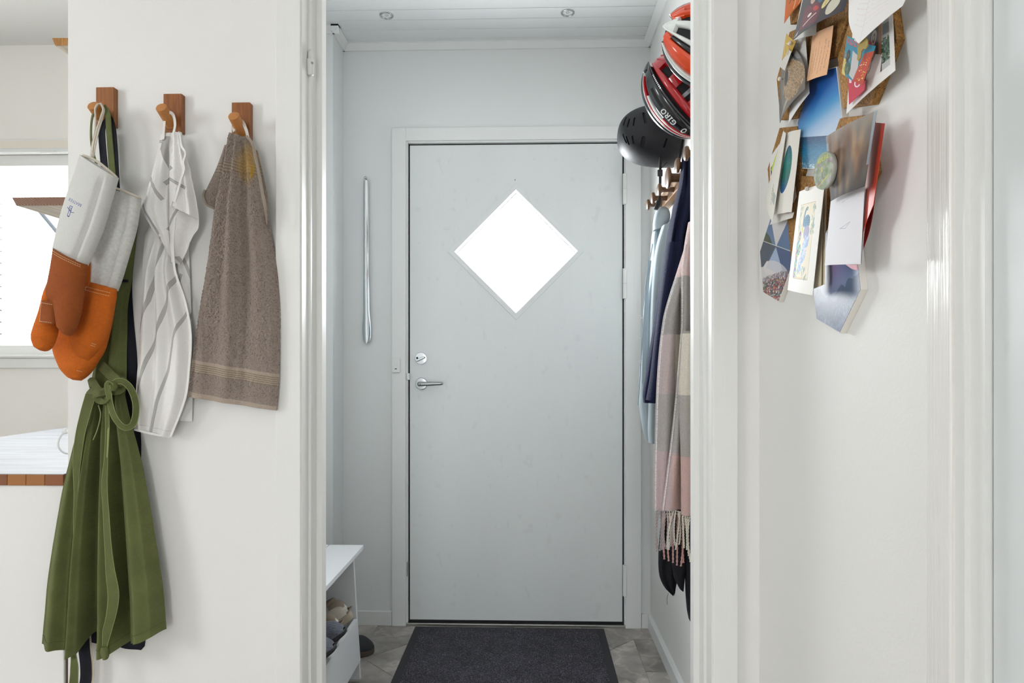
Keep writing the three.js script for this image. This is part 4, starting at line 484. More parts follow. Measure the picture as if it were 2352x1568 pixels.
{ // the mitt in front
  const t = thing('oven_mitt', 'front oven mitt with printed grey cuff and rust leather hand', 'oven mitt', [-0.9165,1.5499,-1.37], 'leather oven mitts');
  const px = (x) => (x - 110) / 170 * 512, py = (y) => (y - 345) / 275 * 828;
  const cuffPrint = print(512, 828, (g) => {
    g.fillStyle = '#d4d4d0'; g.fillRect(0, 0, 512, 828); const r = rng(21);
    for (let i = 0; i < 14000; i++) { const k = r(); g.fillStyle = k < 0.5 ? 'rgba(255,255,255,0.10)' : 'rgba(150,150,146,0.10)'; g.fillRect(r() * 512, r() * 828, 1 + r() * 3, 1 + r() * 3); }
    g.fillStyle = '#4d5a94'; g.strokeStyle = '#4d5a94'; g.save(); g.translate(px(173), py(464)); g.rotate(Math.PI + 0.5); g.scale(1.05, 1); g.font = '29px sans-serif'; g.textAlign = 'center'; g.fillText('MATFER', 0, 10); g.restore();
    g.save(); g.translate(px(161), py(484)); g.rotate(0.32); g.lineWidth = 4; g.strokeRect(-11, -34, 20, 26); g.beginPath(); g.moveTo(-9, -20); g.lineTo(7, -20); g.stroke(); g.strokeRect(-7, -6, 16, 42); g.beginPath(); g.moveTo(-30, -20); g.quadraticCurveTo(-6, -12, 2, 2); g.quadraticCurveTo(14, 10, 34, 2); g.stroke(); g.beginPath(); g.moveTo(-4, 40); g.lineTo(10, 40); g.stroke(); g.restore();
  });
  const B0 = [-0.9743,1.2964,-1.316], B1 = [-0.8224,1.5365,-1.316], bx = [B0[0], B0[1], B1[0] - B0[0], B1[1] - B0[1]];
  const cuffMat = phys({ map: cuffPrint, bumpMap: reps(suedeBump, 2, 3), bumpScale: 0.0007, roughness: 0.95, sheen: 0.25, sheenColor: new THREE.Color('#ffffff') });
  const cuff = pillow([[[-0.9178,1.5327,-1.338],[-0.8461,1.4876,-1.338]],[[-0.9332,1.4865,-1.338],[-0.8597,1.4396,-1.338]],[[-0.9505,1.4376,-1.338],[-0.876,1.3854,-1.338]],[[-0.9641,1.3904,-1.338],[-0.8941,1.3419,-1.338]],[[-0.9742,1.344,-1.338],[-0.9105,1.3081,-1.338]]], { front: 0.024, back: 0.018, pow: 0.6, nv: 40, box: bx, z: (u, v, s) => s > 0 ? -0.008 * Math.exp(-Math.pow((u - 0.78) / 0.035, 2)) * smooth(0.0, 0.15, v) : 0 });
  wpart(t, 'cuff', cuff, cuffMat, 'grey suede cuff with blue print');
  wpart(t, 'cuff_rim', tube([[-0.9178,1.5336,-1.338],[-0.9001,1.5272,-1.332],[-0.878,1.5163,-1.326],[-0.8599,1.5014,-1.33],[-0.8512,1.4924,-1.336],[-0.847,1.4876,-1.338]], 0.0028, 40, 8), M.cream, 'cream lining at the rim');
  const palm = pillow([[[-0.9685,1.3425,-1.329],[-0.9035,1.3076,-1.329]],[[-0.9757,1.2938,-1.329],[-0.9071,1.2784,-1.329]],[[-0.9839,1.2521,-1.329],[-0.9134,1.236,-1.329]],[[-0.9893,1.2229,-1.329],[-0.9188,1.2076,-1.329]]], { front: 0.026, back: 0.018, nv: 40, h: knots([[0, 0.9], [0.7, 1], [1, 0.6]]) });
  wpart(t, 'hand', palm, M.shadedOrange, 'rust leather hand');
  const fing = pillow([[[-0.9459,1.3246,-1.329],[-0.9053,1.3068,-1.329]],[[-0.9549,1.2875,-1.329],[-0.908,1.2696,-1.329]],[[-0.9685,1.245,-1.329],[-0.9134,1.2253,-1.329]],[[-0.9649,1.213,-1.329],[-0.9197,1.197,-1.329]],[[-0.9595,1.1847,-1.329],[-0.9269,1.1775,-1.329]],[[-0.9513,1.1705,-1.329],[-0.9351,1.1652,-1.329]],[[-0.9468,1.1652,-1.329],[-0.9405,1.1634,-1.329]]], { front: 0.026, back: 0.014, nv: 50, h: knots([[0, 0.55], [0.2, 0.85], [0.6, 1], [0.85, 0.85], [0.96, 0.5], [1, 0.05]]) });
  wpart(t, 'fingers', fing, M.shadedOrange, 'rust leather finger pocket');
  const thumb = pillow([[[-0.9803,1.2944,-1.334],[-0.9513,1.281,-1.334]],[[-0.9912,1.242,-1.334],[-0.9658,1.2366,-1.334]],[[-0.9994,1.2144,-1.334],[-0.9667,1.2099,-1.334]],[[-1.0121,1.1815,-1.334],[-0.9685,1.1761,-1.334]],[[-1.0167,1.1619,-1.334],[-0.9721,1.16,-1.334]],[[-1.014,1.1458,-1.334],[-0.9776,1.144,-1.334]],[[-1.004,1.136,-1.334],[-0.9867,1.1343,-1.334]],[[-0.9985,1.1334,-1.334],[-0.993,1.1325,-1.334]]], { front: 0.024, back: 0.016, nv: 50, h: knots([[0, 0.5], [0.3, 1], [0.75, 1], [0.9, 0.75], [0.97, 0.4], [1, 0.04]]) });
  wpart(t, 'thumb', thumb, M.orange, 'orange leather thumb');
  const pad = pillow([[[-0.9831,1.235,-1.317],[-0.9544,1.2297,-1.317]],[[-0.9849,1.2192,-1.317],[-0.9553,1.2139,-1.317]],[[-0.9867,1.2017,-1.317],[-0.9553,1.1981,-1.317]],[[-0.9876,1.1894,-1.317],[-0.9562,1.1858,-1.317]]], { front: 0.0125, back: 0.006, nv: 20, pow: 0.55 });
  wpart(t, 'thumb_patch', pad, M.shadedOrange, 'stitched leather patch');
  wpart(t, 'stitching', join([dashes(on(palm, row(0.03, 0.04, 0.96, 16), 0.0014), 0.0042, 0.003, 0.0005), dashes(on(palm, row(0.065, 0.04, 0.96, 16), 0.0014), 0.0042, 0.003, 0.0005), dashes(on(fing, Array.from({ length: 10 }, (_, i) => [0.1, 0.06 + i * 0.04])), 0.0046, 0.003, 0.0004), dashes(on(pad, row(0.1, 0.1, 0.9)), 0.0038, 0.0026, 0.00045), dashes(on(pad, row(0.92, 0.1, 0.9)), 0.0038, 0.0026, 0.00045), dashes(on(pad, Array.from({ length: 8 }, (_, i) => [0.12, 0.1 + i * 0.115])), 0.0038, 0.0026, 0.00045)]), M.thread, 'pale stitching');
  wpart(t, 'hanging_loop', join([tube([[-0.9025,1.5366,-1.345],[-0.9107,1.5603,-1.36],[-0.9033,1.5919,-1.36],[-0.9151,1.6328,-1.392],[-0.9244,1.659,-1.412],[-0.9308,1.6686,-1.41],[-0.9354,1.6561,-1.404],[-0.9301,1.6344,-1.396],[-0.9203,1.599,-1.38],[-0.9135,1.5558,-1.36],[-0.9059,1.5387,-1.346]], 0.0019, 60, 7), tube([[-0.8988,1.5347,-1.345],[-0.907,1.5575,-1.36],[-0.8996,1.5901,-1.36],[-0.9136,1.6316,-1.394],[-0.9234,1.6579,-1.414],[-0.9286,1.6695,-1.411]], 0.0017, 40, 7), new THREE.SphereGeometry(0.0042, 12, 10).scale(1, 1.6, 1).translate(...[-0.9011,1.5377,-1.343])]), M.cream, 'twisted cream cord loop');
}

// ---------------------------------------------------------------- entrance hall: mat, bench, shoes
{ const pile = tex(512, 512, (x, y) => { const xi = Math.floor(x * 256), yi = Math.floor(y * 256), h = hash2(xi, yi, 31), n = fbm(x * 12, y * 12, 12, 12, 191, 3); const k = (52 + 22 * n) * (0.6 + 0.7 * h) + (h > 0.82 ? 70 * (h - 0.78) * 4.5 : 0); return [k * 1.02, k, k * 1.12]; });
  const bumpP = tex(512, 512, (x, y) => 255 * hash2(Math.floor(x * 256), Math.floor(y * 256), 31), false);
  const t = thing('door_mat', 'dark grey ribbed-pile door mat with black rubber border', 'mat', [-0.09, 0, -2.2]);
  wpart(t, 'rubber_border', join([box(-0.485, 0.302, 0.0005, 0.004, -2.775, -1.64, 0.0015)]), std({ color: '#26252b', roughness: 0.6 }), 'flat rubber border');
  wpart(t, 'pile', box(-0.455, 0.272, 0.003, 0.0095, -2.752, -1.665, 0.003), std({ map: reps(pile, 2.1, 2.1), bumpMap: reps(bumpP, 2.1, 2.1), bumpScale: 0.004, roughness: 0.95 }), 'speckled carpet pile'); }
M.white = std({ color: '#e6e9ec', roughness: 0.35 });
{ const t = thing('shoe_bench', 'white shoe bench with an open front at the left of the hall', 'bench', [-0.72, 0, -1.95]);
  wpart(t, 'seat', box(-0.709, -0.588, 0.452, 0.468, -2.325, -1.6, 0.002), M.white, 'white seat board');
  wpart(t, 'back_board', box(-0.93, -0.712, 0.452, 0.468, -2.325, -1.6, 0.002), M.white, 'white rear board');
  wpart(t, 'end_panel', ext([[-0.9, 0.012], [-0.592, 0.012], [-0.617, 0.452], [-0.9, 0.452]], 0.014, [0, 0, -2.304], [1, 0, 0], [0, 1, 0], [0, 0, 1], 0.001), M.white, 'slanting end panel');
  wpart(t, 'end_panel', ext([[-0.9, 0.012], [-0.592, 0.012], [-0.617, 0.452], [-0.9, 0.452]], 0.014, [0, 0, -1.64], [1, 0, 0], [0, 1, 0], [0, 0, 1], 0.001), M.white);
  wpart(t, 'rail', box(-0.63, -0.616, 0.432, 0.452, -2.29, -1.64, 0.001), M.white);
  wpart(t, 'front_board', ext([[-0.603, 0.078], [-0.59, 0.079], [-0.6, 0.222], [-0.613, 0.222]], 0.64, [0, 0, -2.289], [1, 0, 0], [0, 1, 0], [0, 0, 1], 0.001), M.white, 'low front board');
  wpart(t, 'inner_shelf', ext([[-0.88, 0.07], [-0.606, 0.1], [-0.606, 0.112], [-0.88, 0.082]], 0.64, [0, 0, -2.289], [1, 0, 0], [0, 1, 0], [0, 0, 1]), M.white); }
// a shoe in its own axes: toe to +x, sole down at y = 0, centred on z
function shoeParts(t, o) {
  const L = o.length, W = o.width, outline = []; for (let i = 0; i < 72; i++) { const a = i / 72 * Math.PI * 2, c = Math.cos(a), s = Math.sin(a); outline.push([L * (0.5 + 0.5 * Math.sign(c) * Math.pow(Math.abs(c), 0.75)), (W / 2) * Math.sign(s) * Math.pow(Math.abs(s), 0.8) * lerp(0.78, 1.0, smooth(-0.9, 0.5, c))]); }
  part(t, 'sole', ext(outline, o.sole, [0, o.sole, 0], [1, 0, 0], [0, 0, 1], [0, -1, 0], 0.004), o.soleMat, o.soleLabel);
  const h = knots(o.profile), wf = (x) => { const c = clamp(2 * x - 1, -0.999, 0.999), s = Math.sqrt(1 - Math.pow(Math.abs(c), 2 / 0.75 > 2 ? 2.6 : 2)); return (W / 2) * Math.pow(s, 0.8) * lerp(0.76, 0.97, smooth(0.05, 0.75, x)); };
  const at = (u, v) => { const x = lerp(0.004, 0.996, v), a = Math.PI * u, w = wf(x), hh = h(x) * Math.sqrt(Math.max(0, 1 - Math.pow(Math.abs(2 * x - 1), 9))); return [x * L, o.sole - 0.004 + hh * Math.pow(Math.sin(a), o.round ?? 0.7), Math.cos(a) * w]; };
  part(t, 'upper', gridGeo(24, 36, at, (u, v) => [u * 0.3, v * 0.3]), o.upperMat, o.upperLabel);
  return at;
}
const felt = tex(256, 256, (x, y) => { const n = fbm(x * 20, y * 20, 20, 20, 201, 3), f = hash2(Math.floor(x * 256), Math.floor(y * 256), 6); const k = 104 + 44 * (n - 0.5) + 52 * (f - 0.5); return [k * 0.96, k, k * 1.1]; });
M.felt = std({ map: reps(felt, 5, 5), roughness: 0.95 });
M.sneaker = std({ color: '#d6cfc3', roughness: 0.7, bumpMap: reps(plasterBump, 10, 10), bumpScale: 0.001 });
M.taupe = std({ color: '#978a7a', roughness: 0.85, bumpMap: reps(suedeBump, 10, 10), bumpScale: 0.0006 });
M.gumSole = std({ map: reps(suede(170, 160, 142, 207), 20, 20), roughness: 0.8 });
{ // sneakers, toes down in the bench
  const spots = [[-0.588, 0.262, -2.2, 'beige sneaker in the bench nearest its far end'], [-0.584, 0.26, -2.085, 'beige sneaker in the bench beside the felt slippers']];
  for (const [x, y, z, lab] of spots) { const t = thing('sneaker', lab, 'shoe', [x, y, z], 'beige sneakers'); t.rotation.set(0, 0, Math.PI - 0.0); t.scale.set(1, 1, 1);
    // toe points down and to the left, sole towards the front board
    const X = new THREE.Vector3(-0.82, -0.57, 0), Y = new THREE.Vector3(-0.57, 0.82, 0), Z = X.clone().cross(Y); t.setRotationFromMatrix(new THREE.Matrix4().makeBasis(X, Y, Z));
    const up = shoeParts(t, { length: 0.27, width: 0.092, sole: 0.028, soleMat: M.gumSole, soleLabel: 'scuffed beige rubber sole', upperMat: M.sneaker, upperLabel: 'off-white leather upper', profile: [[0, 0.062], [0.2, 0.062], [0.36, 0.064], [0.6, 0.056], [0.85, 0.042], [1, 0.02]] });
    part(t, 'heel_tab', gridGeo(16, 10, (u, v) => { const q = up(0.2 + 0.6 * u, 0.012 + 0.17 * v); return [q[0] - 0.0025, q[1] + 0.0015, q[2] * 1.06]; }), M.taupe, 'taupe suede heel tab');
    part(t, 'collar', new THREE.TorusGeometry(0.027, 0.007, 10, 30).scale(1.6, 0.8, 1).rotateX(Math.PI / 2).translate(0.072, 0.087, 0), M.taupe, 'padded collar');
    part(t, 'welt', tube([[0.0, 0.03, -0.028], [-0.004, 0.03, 0], [0.0, 0.03, 0.028], [0.05, 0.03, 0.041], [0.13, 0.03, 0.044]], 0.0022, 24, 6), M.taupe); }
  const slots = [[-0.752, 0.17, -1.99, 'grey felt slipper in the bench beside the sneakers'], [-0.752, 0.166, -1.885, 'grey felt slipper in the bench nearest the doorway']];
  for (const [x, y, z, lab] of slots) { const t = thing('felt_slipper', lab, 'slipper', [x, y, z], 'grey felt slippers');
    const X = new THREE.Vector3(0.84, 0.54, 0), Y = new THREE.Vector3(-0.54, 0.84, 0), Z = X.clone().cross(Y); t.setRotationFromMatrix(new THREE.Matrix4().makeBasis(X, Y, Z));
    shoeParts(t, { length: 0.235, width: 0.098, sole: 0.014, soleMat: M.black, soleLabel: 'thin black sole', upperMat: M.felt, upperLabel: 'grey felt upper', round: 0.62, profile: [[0, 0.03], [0.3, 0.034], [0.5, 0.056], [0.72, 0.056], [0.9, 0.044], [1, 0.03]] }); }
  const t = thing('dark_shoe', 'dark shoe with brown sole on the floor behind the bench', 'shoe', [-0.86, 0.0, -2.5]); t.rotation.y = 0.12;
  shoeParts(t, { length: 0.262, width: 0.108, sole: 0.022, soleMat: std({ color: '#4b4038', roughness: 0.7 }), soleLabel: 'brown rubber sole', upperMat: std({ color: '#25262b', roughness: 0.7 }), upperLabel: 'black upper', profile: [[0, 0.05], [0.3, 0.055], [0.5, 0.055], [0.8, 0.046], [1, 0.026]] }); }

// ---------------------------------------------------------------- coat rack on the right wall of the hall
{ const t = thing('coat_rack', 'wooden coat rack with round knobs on the right wall of the hall', 'coat rack', [HX, 1.68, -2.0]);
  wpart(t, 'rail', box(0.468, HX, 1.662, 1.712, -2.46, -1.62, 0.002), M.oak, 'oak rail');
  for (const [d, r] of [[2.41, 0.0195], [2.315, 0.0205], [2.2, 0.02], [2.06, 0.033], [1.93, 0.0215], [1.82, 0.02], [1.7, 0.033]]) {
    const k = wpart(t, 'knob', lathe([[0, 0.055], [r * 0.7, 0.0545], [r * 0.95, 0.0515], [r, 0.048], [r * 0.95, 0.044], [r * 0.5, 0.0405], [r * 0.42, 0.036], [r * 0.38, 0.01], [r * 0.45, 0]], [0.469, 1.676, -d], [-1, 0, 0], 36), M.knob, 'round turned knob'); } }
// clothes
const wool = tex(256, 256, (x, y) => { const n = fbm(x * 40, y * 40, 40, 40, 211, 3), f = hash2(Math.floor(x * 256), Math.floor(y * 256), 8); return 255 * clamp(0.7 * n + 0.3 * f); }, false);
M.shirt = phys({ color: '#b2bfc6', roughness: 0.85, bumpMap: reps(linenBump, 16, 16), bumpScale: 0.0003, sheen: 0.2, sheenColor: new THREE.Color('#ffffff') });
M.woolNavy = phys({ color: '#12193a', roughness: 0.95, bumpMap: reps(wool, 8, 8), bumpScale: 0.0015, sheen: 1.0, sheenColor: new THREE.Color('#2a66b8'), sheenRoughness: 0.35 });
M.coatBlack = phys({ color: '#14141b', roughness: 0.95, bumpMap: reps(wool, 8, 8), bumpScale: 0.0012, sheen: 0.1, sheenColor: new THREE.Color('#44465a') });
const ripple = (a, b, ph = 0) => (u, v) => a * Math.sin(u * b + ph + 1.2 * Math.sin(v * 3));
{ const t = thing('pale_shirt', 'pale blue shirt on the coat rack nearest the front door', 'shirt', [0.4676,1.6577,-2.4]);
  const bodyRows = [[[0.4496,1.6184,-2.42],[0.4902,1.6228,-2.42]],[[0.4366,1.5643,-2.4],[0.4893,1.5718,-2.4]],[[0.4273,1.4864,-2.4],[0.4893,1.4861,-2.4]],[[0.4179,1.4084,-2.4],[0.4893,1.4082,-2.4]],[[0.4055,1.2836,-2.4],[0.4893,1.2835,-2.4]],[[0.3962,1.1588,-2.4],[0.4893,1.1588,-2.4]],[[0.39,1.034,-2.4],[0.4893,1.0341,-2.4]],[[0.3838,0.9481,-2.4],[0.4893,0.9405,-2.4]],[[0.3993,0.8701,-2.4],[0.4893,0.8704,-2.4]],[[0.4148,0.828,-2.4],[0.4862,0.8221,-2.4]]];
  wpart(t, 'body', pillow(bodyRows, { front: 0.045, back: 0.06, nv: 60, ns: 48, z: ripple(0.008, 12), x: (u, v) => -0.004 * Math.sin(v * 20) * (1 - u), h: knots([[0, 0.6], [0.2, 1], [0.9, 1], [1, 0.7]]) }), M.shirt, 'pale blue body');
  wpart(t, 'collar', pillow([[[0.4525,1.6556,-2.37],[0.4724,1.6585,-2.37]],[[0.4403,1.6418,-2.37],[0.4847,1.6477,-2.37]],[[0.4342,1.6203,-2.37],[0.4908,1.6261,-2.37]],[[0.4311,1.5987,-2.37],[0.4862,1.6076,-2.37]],[[0.4311,1.5741,-2.37],[0.4709,1.5862,-2.37]]], { front: 0.034, back: 0.03, nv: 30, h: knots([[0, 0.5], [0.25, 1], [1, 0.9]]) }), M.shirt, 'turned-down collar');
  wpart(t, 'sleeve', pillow([[[0.4539,1.5813,-2.33],[0.481,1.5932,-2.33]],[[0.4329,1.5057,-2.33],[0.484,1.513,-2.33]],[[0.4208,1.3997,-2.33],[0.4765,1.3995,-2.33]],[[0.4148,1.2786,-2.33],[0.469,1.2785,-2.33]],[[0.4118,1.1271,-2.33],[0.463,1.1271,-2.33]],[[0.4088,0.9757,-2.33],[0.4599,0.9758,-2.33]],[[0.4058,0.8697,-2.33],[0.4509,0.8698,-2.33]],[[0.4088,0.8303,-2.33],[0.4419,0.8274,-2.33]]], { front: 0.03, back: 0.03, nv: 50, z: ripple(0.005, 9) }), M.shirt, 'hanging sleeve');
  wpart(t, 'front_edge', join([ribbon([[0.4153,1.4664,-2.35],[0.4094,1.3881,-2.36],[0.4033,1.2808,-2.36],[0.3988,1.158,-2.36],[0.3972,1.0353,-2.36]], 0.013, 0.002, [-0.3, 0, 1], 40)]), M.shirt, 'front edge');
  wpart(t, 'placket', join([tube([[0.4259,1.5244,-2.35],[0.4062,1.4023,-2.35],[0.3971,1.2801,-2.35],[0.388,1.1578,-2.35],[0.3804,1.0356,-2.35],[0.3743,0.9592,-2.35]], 0.0022, 40, 6), tube([[0.4099,1.4626,-2.345],[0.3932,1.3102,-2.345],[0.3871,1.2187,-2.345],[0.3841,1.112,-2.345]], 0.0014, 30, 6)]), M.shirt);
  for (const p of [[0.3771,1.2726,-2.33],[0.3854,1.265,-2.33],[0.3786,1.1938,-2.33],[0.3816,1.112,-2.33]]) wpart(t, 'button', new THREE.TorusGeometry(0.0034, 0.0012, 8, 18).translate(...p), M.plastic); }
{ const t = thing('navy_jacket', 'navy blue wool jacket between the pale shirt and the scarf', 'jacket', [0.4744,1.7401,-2.15]);
  wpart(t, 'body', pillow([[[0.4335,1.7077,-1.92],[0.4607,1.7099,-1.92]],[[0.428,1.6284,-1.94],[0.4668,1.6281,-1.94]],[[0.4322,1.5865,-2.03],[0.4871,1.5862,-2.03]],[[0.4315,1.5231,-2.11],[0.49,1.5228,-2.11]],[[0.4205,1.4302,-2.13],[0.4892,1.4299,-2.13]],[[0.4105,1.3495,-2.15],[0.4882,1.3492,-2.15]],[[0.4008,1.2537,-2.18],[0.4894,1.2535,-2.18]],[[0.3853,1.1545,-2.18],[0.4894,1.1545,-2.18]],[[0.3726,1.0695,-2.18],[0.4894,1.0695,-2.18]],[[0.3627,1.0057,-2.18],[0.4894,1.0059,-2.18]],[[0.3641,0.9788,-2.18],[0.4894,0.9762,-2.18]]], { front: 0.06, back: 0.05, nv: 70, ns: 56, pow: 0.7, z: (u, v) => 0.012 * Math.sin(u * 13 + v * 2) + 0.004 * Math.sin(u * 29 - v * 4), h: knots([[0, 0.35], [0.2, 0.8], [0.4, 1], [0.95, 1], [1, 0.85]]) }), M.woolNavy, 'heavy navy wool');
  wpart(t, 'lapel', join([pillow([[[0.4773,1.7523,-2.09],[0.4961,1.7548,-2.09]],[[0.4625,1.6683,-2.09],[0.4894,1.6681,-2.09]],[[0.449,1.587,-2.09],[0.48,1.58,-2.09]],[[0.4409,1.5056,-2.09],[0.4692,1.4946,-2.09]],[[0.4355,1.4242,-2.09],[0.4557,1.4078,-2.09]],[[0.4369,1.3699,-2.09],[0.4449,1.3617,-2.09]]], { front: 0.03, back: 0.02, nv: 40, h: knots([[0, 0.6], [0.5, 1], [1, 0.2]]) }), pillow([[[0.4961,1.6951,-2.09],[0.515,1.695,-2.09]],[[0.4813,1.6003,-2.09],[0.5109,1.6001,-2.09]],[[0.4705,1.5054,-2.09],[0.4988,1.4985,-2.09]],[[0.4625,1.3969,-2.09],[0.484,1.3833,-2.09]],[[0.4611,1.3019,-2.09],[0.4692,1.2938,-2.09]]], { front: 0.035, back: 0.02, nv: 40, h: knots([[0, 0.6], [0.5, 1], [1, 0.2]]) })]), M.woolNavy, 'soft folded lapel');
  wpart(t, 'sleeve', pillow([[[0.4187,1.4768,-2.08],[0.467,1.4765,-2.08]],[[0.4052,1.3687,-2.08],[0.4616,1.3685,-2.08]],[[0.3918,1.2607,-2.08],[0.4482,1.2606,-2.08]],[[0.3783,1.1526,-2.08],[0.4321,1.1525,-2.08]],[[0.3676,1.0579,-2.08],[0.4187,1.058,-2.08]],[[0.3568,0.993,-2.08],[0.4052,0.9904,-2.08]]], { front: 0.04, back: 0.03, nv: 50, z: ripple(0.006, 8) }), M.woolNavy, 'hanging sleeve'); }
{ const t = thing('black_coat', 'long black coat showing below the scarf fringe', 'coat', [0.4769,1.2892,-2.1]);
  wpart(t, 'body', pillow([[[0.47,1.3673,-2.07],[0.4887,1.3672,-2.07]],[[0.47,1.1523,-2.07],[0.4901,1.1523,-2.07]],[[0.4647,0.9776,-2.07],[0.4914,0.9777,-2.07]],[[0.4166,0.7624,-2.07],[0.4914,0.7628,-2.07]],[[0.3979,0.5875,-2.07],[0.4901,0.5882,-2.07]],[[0.3926,0.5202,-2.07],[0.4807,0.5209,-2.07]],[[0.3953,0.453,-2.07],[0.4594,0.4804,-2.07]],[[0.4113,0.4155,-2.07],[0.446,0.4239,-2.07]],[[0.4353,0.3915,-2.07],[0.442,0.3996,-2.07]]], { front: 0.03, back: 0.04, nv: 70, z: ripple(0.006, 14), h: knots([[0, 0.7], [0.7, 1], [1, 0.4]]) }), M.coatBlack, 'black cloth');
  wpart(t, 'front_panel', pillow([[[0.4332,0.7552,-2.035],[0.4883,0.7555,-2.035]],[[0.4306,0.5966,-2.035],[0.4831,0.597,-2.035]],[[0.428,0.5041,-2.035],[0.47,0.5045,-2.035]],[[0.4332,0.4579,-2.035],[0.4647,0.4516,-2.035]],[[0.449,0.425,-2.035],[0.4608,0.4185,-2.035]]], { front: 0.02, back: 0.02, nv: 40 }), M.coatBlack, 'hem of the front');
  wpart(t, 'tail', pillow([[[0.4767,0.8881,-2.03],[0.4897,0.8881,-2.03]],[[0.4701,0.6246,-2.03],[0.4897,0.6247,-2.03]],[[0.4675,0.4928,-2.03],[0.4897,0.493,-2.03]],[[0.4688,0.4138,-2.03],[0.4897,0.4008,-2.03]],[[0.474,0.3545,-2.03],[0.4884,0.3349,-2.03]],[[0.4806,0.3269,-2.03],[0.4871,0.3217,-2.03]]], { front: 0.03, back: 0.03, nv: 40 }), M.coatBlack, 'longer tail');
  wpart(t, 'loose_thread', tube([[0.4213,0.4002,-2.06],[0.4173,0.3828,-2.06],[0.4186,0.3654,-2.06]], 0.0006, 12, 5), M.black); }
{ // plaid scarf
  const px = (x) => (x - 1500) / 110 * 256, py = (y) => (y - 500) / 690 * 1024;
  const map = print(256, 1024, (g) => {
    const rect = (x0, x1, y0, y1, c) => { g.fillStyle = c; g.fillRect(px(x0), py(y0), px(x1) - px(x0), py(y1) - py(y0)); };
    rect(1500, 1610, 500, 632, '#c4aeac'); rect(1500, 1610, 632, 766, '#a09a96'); rect(1500, 1610, 766, 906, '#b9aaa8'); rect(1500, 1610, 906, 1024, '#a8a29e'); rect(1500, 1610, 1024, 1060, '#aca5a2'); rect(1500, 1610, 1040, 1190, '#bda8a6');
    rect(1560, 1610, 500, 632, '#cdb4b0'); rect(1564, 1610, 632, 766, '#9b9790'); rect(1559, 1610, 766, 906, '#d9d2c3'); rect(1561, 1610, 906, 1046, '#ada69f'); rect(1545, 1610, 1046, 1190, '#cbaca4');
    const r = rng(33); for (let i = 0; i < 16000; i++) { g.fillStyle = r() < 0.5 ? 'rgba(255,250,245,0.10)' : 'rgba(70,60,60,0.10)'; g.fillRect(r() * 256, r() * 1024, 1 + r() * 2, 2); }
  });
  const B0 = [0.3511,0.6604,-1.93], B1 = [0.488,1.5251,-1.93], bx = [B0[0], B0[1], B1[0] - B0[0], B1[1] - B0[1]];
  const mat = phys({ map, roughness: 0.95, bumpMap: reps(wool, 1.5, 8), bumpScale: 0.0015, sheen: 0.6, sheenColor: new THREE.Color('#ffffff'), sheenRoughness: 0.5 });
  const t = thing('plaid_scarf', 'pink, grey and cream plaid scarf with a fringe on the coat rack', 'scarf', [0.4445,1.4502,-1.93]);
  wpart(t, 'rear_fall', cloth([[[0.4575,1.4572,-1.97],[0.5006,1.457,-1.97]],[[0.4296,1.3678,-1.97],[0.5006,1.3675,-1.97]],[[0.4092,1.3039,-1.97],[0.5006,1.3036,-1.97]],[[0.3927,1.24,-1.97],[0.5006,1.2398,-1.97]],[[0.38,1.1376,-1.97],[0.5006,1.1376,-1.97]],[[0.3723,1.0224,-1.97],[0.5006,1.0226,-1.97]],[[0.3685,0.8944,-1.97],[0.5006,0.8948,-1.97]],[[0.366,0.7792,-1.97],[0.5006,0.7798,-1.97]],[[0.366,0.6742,-1.97],[0.5006,0.675,-1.97]]], { nu: 50, nv: 100, th: 0.006, box: bx, z: (u, v) => 0.012 * Math.sin(u * 9) - 0.02 * Math.pow(1 - u, 6) }), mat, 'rear fall');
  wpart(t, 'front_fall', cloth([[[0.4568,1.5163,-1.935],[0.4917,1.5161,-1.935]],[[0.4456,1.4511,-1.935],[0.4917,1.4508,-1.935]],[[0.4369,1.3758,-1.935],[0.4917,1.3755,-1.935]],[[0.4357,1.2878,-1.935],[0.4917,1.2877,-1.935]],[[0.4344,1.1999,-1.935],[0.4917,1.1998,-1.935]],[[0.4257,1.0869,-1.935],[0.4917,1.0869,-1.935]],[[0.4169,0.9864,-1.935],[0.4917,0.9865,-1.935]],[[0.4045,0.8732,-1.935],[0.4917,0.8736,-1.935]],[[0.392,0.7727,-1.935],[0.4917,0.7732,-1.935]],[[0.3807,0.6821,-1.935],[0.4917,0.6828,-1.935]]], { nu: 50, nv: 100, th: 0.006, box: bx, z: (u, v) => 0.014 * Math.sin(u * 8 + 0.6) - 0.02 * Math.pow(1 - u, 6) }), mat, 'front fall');
  wpart(t, 'inner_fold', cloth([[[0.4326,1.1986,-1.905],[0.4841,1.1985,-1.905]],[[0.4264,1.0873,-1.905],[0.4841,1.0873,-1.905]],[[0.424,0.9636,-1.905],[0.4841,0.9637,-1.905]],[[0.4277,0.8276,-1.905],[0.4841,0.8278,-1.905]],[[0.4289,0.6743,-1.905],[0.4841,0.6746,-1.905]]], { nu: 24, nv: 60, th: 0.006, box: bx, z: (u, v) => 0.008 * Math.sin(u * 5 + 0.6) - 0.014 * Math.pow(1 - u, 6) }), mat, 'nearest fold');
  const fz = std({ color: '#f2eff0', roughness: 1 });
  const fuzz = (pts) => { const c = crv(pts), r = rng(4), out = []; for (let i = 0; i < 700; i++) { const a = c(r()); out.push(cyl(0.0006, 0.0002, [a[0] + 0.002, a[1], a[2]], [a[0] - 0.0004 - r() * 0.0026, a[1] + (r() - 0.5) * 0.003, a[2] + (r() - 0.3) * 0.005], 4, true)); } return join([tube(pts, 0.0008, 80, 5), ...out]); };
